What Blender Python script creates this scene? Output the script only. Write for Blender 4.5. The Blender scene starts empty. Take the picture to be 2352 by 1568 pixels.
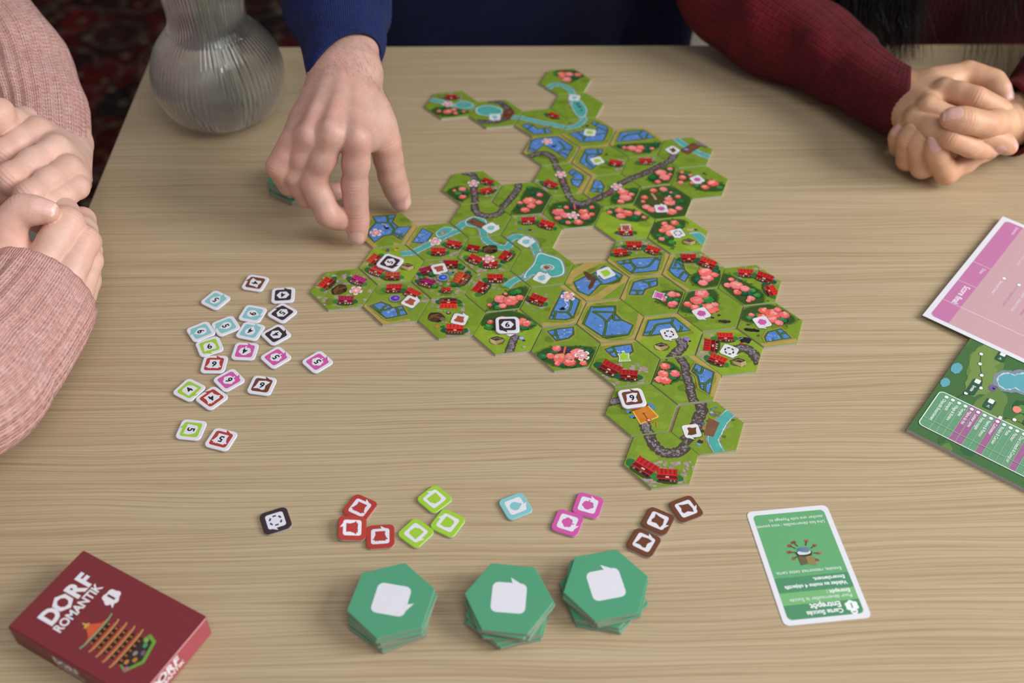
import bpy, bmesh, math, random
import numpy as np
from mathutils import Vector, Matrix

# ------------------------------------------------------------------ camera
S = 0.025                      # hex tile edge length (m)
TZ = 0.74                      # table top height
TH = 0.002                     # board thickness
FPX, PITCH, ROLL, HH = 2456.2, 0.775082, 0.015278, 21.0563
W, H = 2352, 1568
CAM = np.array([0.0, 0.0, TZ + TH + HH * S])
_fw = np.array([0, math.cos(PITCH), -math.sin(PITCH)])
_r0 = np.array([1.0, 0, 0]); _u0 = np.cross(_r0, _fw)
_rt = math.cos(ROLL) * _r0 + math.sin(ROLL) * _u0
_up = -math.sin(ROLL) * _r0 + math.cos(ROLL) * _u0
scene = bpy.context.scene
cd = bpy.data.cameras.new('camera'); cam = bpy.data.objects.new('camera', cd)
scene.collection.objects.link(cam); scene.camera = cam
cd.sensor_width = 36; cd.lens = FPX / W * 36; cd.clip_start = 0.02
cam.matrix_world = Matrix(((_rt[0], _up[0], -_fw[0], CAM[0]), (_rt[1], _up[1], -_fw[1], CAM[1]),
                           (_rt[2], _up[2], -_fw[2], CAM[2]), (0, 0, 0, 1)))
cd.dof.use_dof = True; cd.dof.focus_distance = 0.71; cd.dof.aperture_fstop = 5.4
# ------------------------------------------------------------------ light
wd = bpy.data.worlds.new('world'); scene.world = wd; wd.use_nodes = True
wd.node_tree.nodes['Background'].inputs[0].default_value = (0.92, 0.96, 1.0, 1)
wd.node_tree.nodes['Background'].inputs[1].default_value = 0.34
def area(name, loc, target, sx, sy, power, col=(1, 1, 1)):
    l = bpy.data.lights.new(name, 'AREA'); l.shape = 'RECTANGLE'; l.size = sx; l.size_y = sy
    l.energy = power; l.color = col
    o = bpy.data.objects.new(name, l); scene.collection.objects.link(o); o.location = loc
    o.rotation_euler = (Vector(target) - Vector(loc)).to_track_quat('-Z', 'Y').to_euler()
    return o
area('window_daylight', (2.1, 0.05, 2.0), (0.1, 0.55, TZ), 1.2, 1.1, 62, (1.0, 1.0, 0.995))
area('overhead_area_light', (0.5, -0.5, 2.5), (0.1, 0.5, TZ), 0.9, 0.9, 13, (1.0, 0.975, 0.94))  # weaker, slightly warm area light from overhead, behind the camera
vs = scene.view_settings
vs.view_transform = 'Standard'; vs.look = 'None'; vs.exposure = -0.10; vs.gamma = 1.0; vs.use_curve_mapping = False

# ------------------------------------------------------------------ helpers
C = scene.collection
rnd = random.Random(7)
def px(x, y, z=0.0):
    """photo pixel -> world point on the horizontal plane z metres above the table top"""
    d = _fw + ((x - W / 2) / FPX) * _rt - ((y - H / 2) / FPX) * _up
    t = (TZ + z - CAM[2]) / d[2]
    return CAM + t * d
def ray(x, y):
    d = _fw + ((x - W / 2) / FPX) * _rt - ((y - H / 2) / FPX) * _up
    return d / np.linalg.norm(d)
def lin(c):
    return tuple((v / 255 / 12.92) if v / 255 <= 0.04045 else ((v / 255 + 0.055) / 1.055) ** 2.4 for v in c)
def tag(o, label=None, cat=None, group=None, kind=None):
    if label: o['label'] = label
    if cat: o['category'] = cat
    if group: o['group'] = group
    if kind: o['kind'] = kind
    return o
def link(name, me, mat=None, parent=None, loc=None, rz=0.0):
    o = bpy.data.objects.new(name, me); C.objects.link(o)
    if mat is not None and me is not None:
        for m in (mat if isinstance(mat, (list, tuple)) else [mat]): me.materials.append(m)
    if parent is not None: o.parent = parent
    if loc is not None: o.location = loc
    o.rotation_euler = (0, 0, rz)
    return o
def mesh(name, v, f, smooth=False):
    me = bpy.data.meshes.new(name); me.from_pydata([tuple(map(float, p)) for p in v], [], f); me.update()
    if smooth: me.polygons.foreach_set('use_smooth', [True] * len(me.polygons))
    return me
def mat(name, col=(1, 1, 1), rough=0.5, spec=0.5, build=None, **kw):
    m = bpy.data.materials.new(name); m.use_nodes = True
    b = m.node_tree.nodes['Principled BSDF']
    b.inputs['Base Color'].default_value = (*lin(col), 1); b.inputs['Roughness'].default_value = rough
    b.inputs['Specular IOR Level'].default_value = spec
    for k, v in kw.items(): b.inputs[k.replace('_', ' ')].default_value = v
    if build: build(m.node_tree, b)
    return m
class NT:
    """small node helper"""
    def __init__(s, t): s.t = t
    def n(s, typ, **kw):
        nd = s.t.nodes.new(typ)
        for k, v in kw.items():
            if k.startswith('i_'):
                key = k[2:].replace('_', ' ')
                nd.inputs[key].default_value = v
            else: setattr(nd, k, v)
        return nd
    def l(s, a, b): s.t.links.new(a, b)
    def ramp(s, fac, stops):
        r = s.n('ShaderNodeValToRGB'); e = r.color_ramp.elements
        while len(e) < len(stops): e.new(0.5)
        for el, (p, c) in zip(e, stops): el.position = p; el.color = (*c, 1) if len(c) == 3 else c
        s.l(fac, r.inputs[0]); return r.outputs[0]
    def mix(s, fac, a, b, mode='MIX'):
        m = s.n('ShaderNodeMix', data_type='RGBA', blend_type=mode)
        if isinstance(fac, (int, float)): m.inputs[0].default_value = fac
        else: s.l(fac, m.inputs[0])
        for i, v in ((6, a), (7, b)):
            if isinstance(v, tuple): m.inputs[i].default_value = (*v, 1) if len(v) == 3 else v
            else: s.l(v, m.inputs[i])
        return m.outputs[2]
    def coord(s, scale=(1, 1, 1), rot=(0, 0, 0), kind='Object'):
        tc = s.n('ShaderNodeTexCoord'); mp = s.n('ShaderNodeMapping')
        mp.inputs['Scale'].default_value = scale; mp.inputs['Rotation'].default_value = rot
        s.l(tc.outputs[kind], mp.inputs[0]); return mp.outputs[0]
    def noise(s, vec, scale, detail=2, rough=0.5, dist=0.0):
        n = s.n('ShaderNodeTexNoise'); n.inputs['Scale'].default_value = scale; n.inputs['Detail'].default_value = detail
        n.inputs['Roughness'].default_value = rough; n.inputs['Distortion'].default_value = dist
        if vec is not None: s.l(vec, n.inputs['Vector'])
        return n.outputs[0]
    def bump(s, height, strength, dist, bsdf):
        b = s.n('ShaderNodeBump'); b.inputs['Strength'].default_value = strength; b.inputs['Distance'].default_value = dist
        s.l(height, b.inputs['Height']); s.l(b.outputs[0], bsdf.inputs['Normal'])

# ------------------------------------------------------------------ materials
def b_wood(t, b):
    n = NT(t); vec = n.coord()
    w = n.n('ShaderNodeVectorMath', operation='ADD')
    # warp the grain so the lines wander
    wn = n.noise(n.coord((1.6, 9, 1)), 2.2, 2)
    sx = n.n('ShaderNodeSeparateXYZ'); n.l(vec, sx.inputs[0])
    ma = n.n('ShaderNodeMath', operation='MULTIPLY_ADD'); n.l(wn, ma.inputs[0]); ma.inputs[1].default_value = 0.018; n.l(sx.outputs[1], ma.inputs[2])
    cb = n.n('ShaderNodeCombineXYZ'); n.l(sx.outputs[0], cb.inputs[0]); n.l(ma.outputs[0], cb.inputs[1])
    def streak(sc, d, det=3, rough=.55):
        mp = n.n('ShaderNodeMapping'); mp.inputs['Scale'].default_value = sc; n.l(cb.outputs[0], mp.inputs[0])
        return n.noise(mp.outputs[0], 1.0, det, rough, d)
    g1 = streak((4.0, 300, 1), 0.1); g2 = streak((22, 2000, 1), 0.1); g3 = streak((0.5, 12, 1), 0.3, 2); br = streak((9, 420, 1), 0.2, 2); sp_ = streak((0.8, 110, 1), 0.0, 2)
    # thin growth-ring lines about 3 mm apart, broken up along their length
    sy = n.n('ShaderNodeSeparateXYZ'); n.l(cb.outputs[0], sy.inputs[0])
    t0 = n.n('ShaderNodeMath', operation='MULTIPLY'); n.l(sy.outputs[1], t0.inputs[0]); t0.inputs[1].default_value = 2 * math.pi / 0.0026
    t1 = n.n('ShaderNodeMath', operation='MULTIPLY_ADD'); n.l(sp_, t1.inputs[0]); t1.inputs[1].default_value = 26.0; n.l(t0.outputs[0], t1.inputs[2])
    t2 = n.n('ShaderNodeMath', operation='SINE'); n.l(t1.outputs[0], t2.inputs[0])
    t3 = n.n('ShaderNodeMath', operation='MULTIPLY_ADD'); n.l(br, t3.inputs[0]); t3.inputs[1].default_value = 2.4; n.l(t2.outputs[0], t3.inputs[2])
    mr = n.n('ShaderNodeMapRange', interpolation_type='SMOOTHSTEP'); n.l(t3.outputs[0], mr.inputs[0]); mr.inputs[1].default_value = 1.35; mr.inputs[2].default_value = 2.35; mr.inputs[3].default_value = 0.0; mr.inputs[4].default_value = 0.55
    c = n.ramp(g1, [(0.30, lin((180, 159, 127))), (0.48, lin((190, 170, 138))), (0.66, lin((197, 178, 147)))])
    c = n.mix(mr.outputs[0], c, lin((160, 136, 103)), 'MIX')
    c = n.mix(0.35, c, n.ramp(g2, [(0.35, (0.82, 0.80, 0.77)), (0.6, (1, 1, 1))]), 'MULTIPLY')
    c = n.mix(0.3, c, n.ramp(g3, [(0.35, (0.88, 0.87, 0.85)), (0.65, (1, 1, 1))]), 'MULTIPLY')
    n.l(c, b.inputs['Base Color'])
    n.bump(g2, 0.12, 0.0006, b)
M = {}
M['wood'] = mat('oak_veneer', rough=0.42, spec=0.35, build=b_wood)
M['wood_edge'] = mat('oak_edge', (168, 140, 104), 0.5)
M['table_leg'] = mat('table_leg_black', (40, 38, 37), 0.5)
def b_print(t, b):
    n = NT(t); a = n.n('ShaderNodeAttribute', attribute_name='Col')
    vec = n.coord()
    m1 = n.ramp(n.noise(vec, 130, 3, 0.6), [(0.32, (0.86, 0.88, 0.82)), (0.62, (1.06, 1.05, 1.0))])
    m2 = n.ramp(n.noise(vec, 900, 2), [(0.3, (0.90, 0.90, 0.90)), (0.7, (1.07, 1.07, 1.07))])
    c = n.mix(0.9, a.outputs['Color'], m1, 'MULTIPLY'); c = n.mix(0.8, c, m2, 'MULTIPLY')
    n.l(c, b.inputs['Base Color'])
M['print'] = mat('tile_print', rough=0.42, spec=0.35, build=b_print)
def b_flat(t, b):
    n = NT(t); a = n.n('ShaderNodeAttribute', attribute_name='Col')
    m = n.ramp(n.noise(n.coord(), 700, 2), [(0.3, (0.96, 0.96, 0.96)), (0.7, (1.03, 1.03, 1.03))])
    n.l(n.mix(1.0, a.outputs['Color'], m, 'MULTIPLY'), b.inputs['Base Color'])
M['flat'] = mat('flat_print', rough=0.45, spec=0.35, build=b_flat)
def b_card(t, b):
    n = NT(t); f = n.noise(n.coord((1, 1, 6)), 900, 3)
    n.l(n.ramp(f, [(0.3, lin((158, 152, 150))), (0.7, lin((196, 190, 188)))]), b.inputs['Base Color'])
M['board'] = mat('grey_cardboard', rough=0.8, spec=0.2, build=b_card)
M['white'] = mat('white_paperboard', (226, 226, 236), 0.45, 0.35)
M['paper'] = mat('white_paper', (228, 228, 236), 0.55, 0.3)

# ------------------------------------------------------------------ printing toolkit
def smooth_path(pts, n=28, closed=False):
    p = np.array(pts, float)
    if len(p) == 2: return np.array([p[0] + (p[1] - p[0]) * t for t in np.linspace(0, 1, n)])
    if closed: q = np.vstack([p[-1], p, p[0], p[1]])
    else: q = np.vstack([2 * p[0] - p[1], p, 2 * p[-1] - p[-2]])
    out = []; m = len(q) - 3; per = max(2, int(math.ceil(n / m)))
    for i in range(m):
        a, b_, c, d = q[i:i + 4]
        for t in np.arange(per) / per:
            out.append(0.5 * (2 * b_ + (c - a) * t + (2 * a - 5 * b_ + 4 * c - d) * t * t + (3 * b_ - a - 3 * c + d) * t ** 3))
    if not closed: out.append(q[-2])
    return np.array(out)
def hex_planes(c, R, phi):
    out = []
    for k in range(6):
        a = phi + math.pi / 6 + k * math.pi / 3; nx, ny = math.cos(a), math.sin(a)
        out.append((nx, ny, R * math.cos(math.pi / 6) + c[0] * nx + c[1] * ny))
    return out
def clip_poly(pts, planes):
    for nx, ny, d in planes:
        out = []; L = len(pts)
        for i in range(L):
            p, q = pts[i], pts[(i + 1) % L]
            dp = p[0] * nx + p[1] * ny - d; dq = q[0] * nx + q[1] * ny - d
            if dp <= 0: out.append(p)
            if (dp < 0 < dq) or (dq < 0 < dp):
                t = dp / (dp - dq); out.append((p[0] + (q[0] - p[0]) * t, p[1] + (q[1] - p[1]) * t))
        pts = out
        if len(pts) < 3: return None
    return pts
class Print:
    dz = 5e-6
    def __init__(s, clip=None): s.v = []; s.f = []; s.c = []; s.z = 2e-5; s.clip = clip
    def step(s): s.z += s.dz
    def poly(s, pts, col, step=True):
        pts = [tuple(p) for p in pts]
        if s.clip: pts = clip_poly(pts, s.clip)
        if not pts or len(pts) < 3: return
        ar = sum(pts[i][0] * pts[(i + 1) % len(pts)][1] - pts[(i + 1) % len(pts)][0] * pts[i][1] for i in range(len(pts)))
        if abs(ar) < 1e-12: return
        if ar < 0: pts = pts[::-1]
        b = len(s.v); s.v += [(p[0], p[1], s.z) for p in pts]; s.f.append(tuple(range(b, b + len(pts)))); s.c.append(lin(col))
        if step: s.step()
        else: s.z += 4e-7
    def tris(s, vs, fs, col):
        b = len(s.v); s.v += [(p[0], p[1], s.z) for p in vs]
        for f in fs: s.f.append(tuple(b + i for i in f)); s.c.append(lin(col))
        s.step()
    def blob(s, c, rx, ry, col, ang=0, n=14, jit=0.12, step=True, lobes=0):
        pts = []; ph = rnd.random() * 6
        for i in range(n):
            a = 2 * math.pi * i / n; r = 1 + jit * (rnd.random() - .5) * 2
            if lobes: r *= 1 + 0.10 * math.cos(lobes * a + ph)
            x, y = rx * r * math.cos(a), ry * r * math.sin(a)
            pts.append((c[0] + x * math.cos(ang) - y * math.sin(ang), c[1] + x * math.sin(ang) + y * math.cos(ang)))
        s.poly(pts, col, step)
    def stroke(s, pts, w, col, jit=0.0, n=30, closed=False):
        p = smooth_path(pts, n, closed)
        if closed: p = np.vstack([p, p[0]])
        t = np.gradient(p, axis=0); t /= np.linalg.norm(t, axis=1)[:, None] + 1e-12
        nr = np.stack([-t[:, 1], t[:, 0]], 1)
        hw = np.array([[w / 2 * (1 + jit * (rnd.random() * 2 - 1)), w / 2 * (1 + jit * (rnd.random() * 2 - 1))] for _ in p])
        if closed: hw[-1] = hw[0]
        a = p + nr * hw[:, :1]; b = p - nr * hw[:, 1:]
        for i in range(len(p) - 1): s.poly([a[i], b[i], b[i + 1], a[i + 1]], col, False)
        s.step()
    def build(s, name, origin, rz, material, parent=None):
        """verts given in a plane frame; origin/rz = that frame's offset and rotation removed"""
        v = np.array(s.v, float)
        c, sn = math.cos(-rz), math.sin(-rz)
        x = v[:, 0] - origin[0]; y = v[:, 1] - origin[1]
        v = np.stack([c * x - sn * y, sn * x + c * y, v[:, 2]], 1)
        me = mesh(name, v, s.f)
        at = me.color_attributes.new('Col', 'FLOAT_COLOR', 'CORNER')
        buf = []
        for f, col in zip(s.f, s.c): buf += [col[0], col[1], col[2], 1.0] * len(f)
        at.data.foreach_set('color', buf)
        return link(name, me, material, parent)
class Local:
    """Print seen through a local frame (rotate, scale, move)"""
    def __init__(s, P, o, ang=0.0, sc=1.0): s.P, s.o, s.a, s.k = P, o, ang, sc
    def m(s, p):
        c, sn = math.cos(s.a), math.sin(s.a)
        return (s.o[0] + s.k * (p[0] * c - p[1] * sn), s.o[1] + s.k * (p[0] * sn + p[1] * c))
    def poly(s, pts, col, step=True): s.P.poly([s.m(p) for p in pts], col, step)
    def blob(s, c, rx, ry, col, **k): s.P.blob(s.m(c), rx * s.k, ry * s.k, col, ang=s.a, **k)
    def stroke(s, pts, w, col, **k): s.P.stroke([s.m(p) for p in pts], w * s.k, col, **k)
    def text(s, txt, p, size, col, ang=0.0, align='CENTER', bold=0.0, sx=1.0):
        vs_, fs_ = text_mesh(txt, bold)
        if not vs_: return
        w0 = max(v[0] for v in vs_); x0 = min(v[0] for v in vs_)
        off = {'CENTER': -(w0 + x0) / 2, 'LEFT': 0, 'RIGHT': -w0}[align]
        ca, sa = math.cos(ang), math.sin(ang); out = []
        for v in vs_:
            x = (v[0] + off) * size * sx; y = (v[1] - 0.35) * size
            out.append(s.m((p[0] + x * ca - y * sa, p[1] + x * sa + y * ca)))
        s.P.tris(out, fs_, col)
_tc = {}
def text_mesh(txt, bold=0.0):
    k = (txt, bold)
    if k not in _tc:
        cu = bpy.data.curves.new('t', 'FONT'); cu.body = txt; cu.size = 1.0; cu.offset = bold; cu.resolution_u = 3
        o = bpy.data.objects.new('t', cu); C.objects.link(o)
        dg = bpy.context.evaluated_depsgraph_get(); me = o.evaluated_get(dg).to_mesh()
        _tc[k] = ([(v.co.x, v.co.y) for v in me.vertices], [tuple(p.vertices) for p in me.polygons])
        o.evaluated_get(dg).to_mesh_clear(); bpy.data.objects.remove(o); bpy.data.curves.remove(cu)
    return _tc[k]
def rrect(w, h, r, n=5, cx=0, cy=0):
    pts = []
    for sx, sy, a0 in ((1, 1, 0), (-1, 1, 90), (-1, -1, 180), (1, -1, 270)):
        for i in range(n + 1):
            a = math.radians(a0 + 90 * i / n)
            pts.append((cx + sx * (w / 2 - r) + r * math.cos(a), cy + sy * (h / 2 - r) + r * math.sin(a)))
    return pts
# speech bubble in unit half-width coordinates, tail at the bottom leaning right
def bubble(k=1.0, r=0.34):
    pts = rrect(2, 2, r)
    i = max(range(len(pts)), key=lambda j: -pts[j][1] * 10 - pts[j][0])  # bottom-left end
    low = [j for j in range(len(pts)) if abs(pts[j][1] + 1) < 1e-6]
    out = []
    for j, p in enumerate(pts):
        out.append(p)
        if abs(p[1] + 1) < 1e-6 and p[0] < 0: out += [(-0.60, -1.0), (-0.02, -1.36), (-0.14, -1.0)]
    return [(x * k, y * k) for x, y in out]
ICON = {
 'drop': [(-0.02, -0.72)] + [(0.52 * math.cos(math.radians(a)), 0.06 + 0.52 * math.sin(math.radians(a))) for a in range(-20, 201, 20)],
 'hex': [(0.66 * math.cos(math.radians(60 * k)), 0.58 * math.sin(math.radians(60 * k))) for k in range(6)],
 'tree': [(-0.07, -0.66), (0.07, -0.66), (0.07, -0.44), (0.3, -0.46), (0.5, -0.3), (0.52, -0.12), (0.62, 0.08), (0.5, 0.28), (0.36, 0.34), (0.24, 0.52), (0, 0.58), (-0.22, 0.52), (-0.34, 0.34), (-0.5, 0.26), (-0.62, 0.06), (-0.5, -0.14), (-0.5, -0.32), (-0.3, -0.46), (-0.07, -0.44)],
 'field': [(-0.62, -0.5), (0.56, -0.56), (0.6, 0.05), (0.36, 0.5), (-0.24, 0.58), (-0.5, 0.42)],
 'house': [(-0.5, -0.58), (0.5, -0.58), (0.46, -0.2), (0.62, 0.24), (0.74, 0.3), (0.7, 0.42), (0.56, 0.4), (0.5, 0.58), (0.3, 0.5), (0.26, 0.62), (0.16, 0.52), (-0.5, 0.56), (-0.56, 0.4), (-0.7, 0.42), (-0.74, 0.3), (-0.62, 0.24), (-0.46, -0.2)],
 'road': [(-0.66, -0.5), (-0.2, -0.62), (0.44, -0.5), (0.54, 0.1), (0.7, 0.5), (0.2, 0.44), (-0.16, 0.6), (-0.42, 0.5), (-0.36, 0)],
}
# ------------------------------------------------------------------ setting: floor, table
def plane_mesh(name, x0, x1, y0, y1, z0, z1):
    v = [(x, y, z) for z in (z0, z1) for y in (y0, y1) for x in (x0, x1)]
    return mesh(name, v, [(0, 2, 3, 1), (4, 5, 7, 6), (0, 1, 5, 4), (2, 6, 7, 3), (0, 4, 6, 2), (1, 3, 7, 5)])
def b_floor(t, b):
    n = NT(t); f = n.noise(n.coord((1, 1, 1)), 5, 4)
    n.l(n.ramp(f, [(0.3, lin((120, 112, 104))), (0.7, lin((168, 158, 148)))]), b.inputs['Base Color'])
M['floor'] = mat('pale_floor', rough=0.7, build=b_floor)
fl = link('floor', plane_mesh('floor', -2.6, 2.6, -1.6, 3.4, -0.06, 0.0), M['floor']); tag(fl, 'pale grey beige floor under the table', kind='structure')
def b_rug(t, b):
    n = NT(t); vec = n.coord()
    v1 = n.n('ShaderNodeTexVoronoi', feature='F1'); v1.inputs['Scale'].default_value = 9.5; n.l(vec, v1.inputs['Vector'])
    v2 = n.n('ShaderNodeTexVoronoi', feature='F1'); v2.inputs['Scale'].default_value = 30; n.l(vec, v2.inputs['Vector'])
    sep = n.n('ShaderNodeSeparateColor'); n.l(v1.outputs['Color'], sep.inputs[0])
    sep2 = n.n('ShaderNodeSeparateColor'); n.l(v2.outputs['Color'], sep2.inputs[0])
    base = n.ramp(sep.outputs[0], [(0.0, lin((38, 26, 28))), (0.38, lin((96, 26, 26))), (0.55, lin((120, 30, 30))), (0.72, lin((44, 40, 44))), (0.95, lin((130, 40, 34)))])
    mot = n.ramp(sep2.outputs[0], [(0.0, lin((92, 22, 24))), (0.3, lin((34, 30, 34))), (0.55, lin((150, 136, 118))), (0.75, lin((120, 66, 34))), (1.0, lin((70, 74, 82)))])
    msk = n.ramp(v2.outputs['Distance'], [(0.30, (1, 1, 1)), (0.42, (0, 0, 0))])
    c = n.mix(msk, base, mot)
    ring = n.ramp(v1.outputs['Distance'], [(0.50, (0, 0, 0)), (0.56, (1, 1, 1)), (0.62, (0, 0, 0))])
    c = n.mix(ring, c, lin((120, 104, 92)))
    c = n.mix(1.0, c, n.ramp(n.noise(vec, 34, 3), [(0.3, (0.22, 0.22, 0.22)), (0.7, (0.62, 0.6, 0.58))]), 'MULTIPLY')
    n.l(c, b.inputs['Base Color']); n.bump(n.noise(vec, 400, 2), 0.6, 0.004, b)
M['rug'] = mat('patterned_rug', rough=0.95, spec=0.1, build=b_rug)
rg = link('rug', plane_mesh('rug', -1.25, 0.28, 0.0, 1.35, 0, 0.010), M['rug'], loc=(-0.50, 1.42, 0.0005), rz=math.radians(-24))
tag(rg, 'dark red patterned wool rug on the floor beside the table', 'rug')
M['wall'] = mat('plain_wall', (214, 208, 200), 0.9, 0.2)
for nm, a_ in (('wall_back', (-2.6, 2.6, 3.4, 3.5, 0, 2.6)), ('wall_left', (-2.7, -2.6, -1.6, 3.5, 0, 2.6)), ('wall_right', (2.6, 2.7, -1.6, 3.5, 0, 2.6))):
    tag(link(nm, plane_mesh(nm, *a_), M['wall']), 'plain pale wall of the room', kind='structure')
# table: rotated about two degrees against the camera
TA = math.radians(2.2)
bl = px(355, 108)                                             # back left corner of the top
def table_pt(u, v): return (bl[0] + u * math.cos(TA) + v * math.sin(TA), bl[1] + u * math.sin(TA) - v * math.cos(TA))
tb = link('table', None, loc=(bl[0], bl[1], 0), rz=TA)
tag(tb, 'light oak veneer table covered with game pieces', 'table')
TW, TD = 1.50, 0.98
bm = bmesh.new(); bmesh.ops.create_cube(bm, size=1)
bmesh.ops.scale(bm, vec=(TW, TD, 0.026), verts=bm.verts)
bmesh.ops.bevel(bm, geom=bm.edges[:], offset=0.0015, segments=2, affect='EDGES')
me = bpy.data.meshes.new('table_top'); bm.to_mesh(me); bm.free()
link('table_top', me, M['wood'], tb, (TW / 2, -TD / 2, TZ - 0.013))
for u, v in ((0.12, 0.10), (TW - 0.12, 0.10), (0.12, TD - 0.10), (TW - 0.12, TD - 0.10)):
    bm = bmesh.new(); bmesh.ops.create_cone(bm, segments=20, radius1=0.018, radius2=0.028, depth=TZ - 0.026, cap_ends=True)
    me = bpy.data.meshes.new('leg'); bm.to_mesh(me); bm.free()
    link('leg', me, M['table_leg'], tb, (u, -v, (TZ - 0.026) / 2))
ap = link('apron', plane_mesh('apron', 0.1, TW - 0.1, -TD + 0.09, -0.09, TZ - 0.10, TZ - 0.0262), M['wood_edge'], tb)

# ------------------------------------------------------------------ landscape tiles
PHI = 0.184464
TC = {1: (1.862, 35.465), 2: (2.245, 33.777), 3: (0.951, 32.643), 4: (2.586, 32.085), 5: (-2.319, 33.751), 6: (-0.697, 33.199), 7: (1.249, 30.961), 8: (2.907, 30.393), 9: (4.237, 31.519), 10: (5.871, 30.94), 11: (4.542, 29.82), 12: (6.165, 29.219), 13: (1.582, 29.253), 14: (3.224, 28.69), 15: (1.896, 27.549), 16: (4.85, 28.098), 17: (3.53, 26.982), 18: (5.17, 26.409), 19: (-1.39, 28.728), 20: (0.26, 28.147), 21: (-1.062, 27.033), 22: (0.577, 26.446), 23: (0.878, 24.752), 24: (-0.747, 25.326), 25: (-4.012, 26.468), 26: (-2.377, 25.898), 27: (-3.683, 24.755), 28: (-2.057, 24.195), 29: (-5.006, 23.617), 30: (-3.376, 23.042), 31: (-1.744, 22.492), 32: (-0.438, 23.629), 33: (-0.13, 21.903), 34: (1.191, 23.035), 35: (2.497, 24.156), 36: (3.832, 25.259), 37: (4.127, 23.552), 38: (5.46, 24.679), 39: (7.077, 24.074), 40: (5.76, 22.962), 41: (7.405, 22.362), 42: (2.817, 22.437), 43: (4.447, 21.839), 44: (6.081, 21.221), 45: (1.499, 21.303), 46: (3.128, 20.724), 47: (4.766, 20.139), 48: (3.45, 19.007), 49: (5.14, 18.41), 50: (3.826, 17.312)}
REG = {1: (940, 130), 2: (1190, 250), 3: (980, 370), 4: (690, 470), 5: (940, 540), 6: (1390, 540), 7: (1290, 700), 8: (1290, 820)}
def hex_body(name, R, th, bev=0.00035):
    v = []
    for r, z in ((R, 0.0), (R, th - bev), (R - bev, th)):
        v += [(r * math.cos(k * math.pi / 3), r * math.sin(k * math.pi / 3), z) for k in range(6)]
    f = [tuple(range(5, -1, -1)), tuple(range(12, 18))]
    for a in (0, 6): f += [(a + k, a + (k + 1) % 6, a + 6 + (k + 1) % 6, a + 6 + k) for k in range(6)]
    me = mesh(name, v, f)
    me.polygons.foreach_set('material_index', [0, 1] + [0] * 6 + [1] * 6); return me
RT = S * 0.988
M['tile_green'] = mat('grass_green_paper', (122, 148, 52), 0.45, 0.35)
tile_me = hex_body('hex_tile', RT, TH); tile_me.materials.append(M['board']); tile_me.materials.append(M['tile_green'])
GRASS, HEDGE, TAN = (124, 151, 49), (56, 84, 34), (182, 156, 92)
PINKS = [(240, 116, 108), (236, 104, 92), (242, 132, 138), (238, 112, 122)]
GREENS = [(44, 112, 62), (30, 88, 62), (58, 128, 60), (36, 98, 54)]
REDS = [(178, 36, 36), (200, 48, 40), (160, 28, 36), (190, 44, 44)]
BUB = {'teal': (136, 196, 200), 'black': (58, 46, 52), 'red': (176, 62, 54), 'brick': (168, 84, 66), 'pink': (206, 92, 166), 'green': (160, 204, 64), 'brown': (112, 66, 46)}
INK = (28, 26, 30); WHITE = (227, 227, 238)
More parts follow.
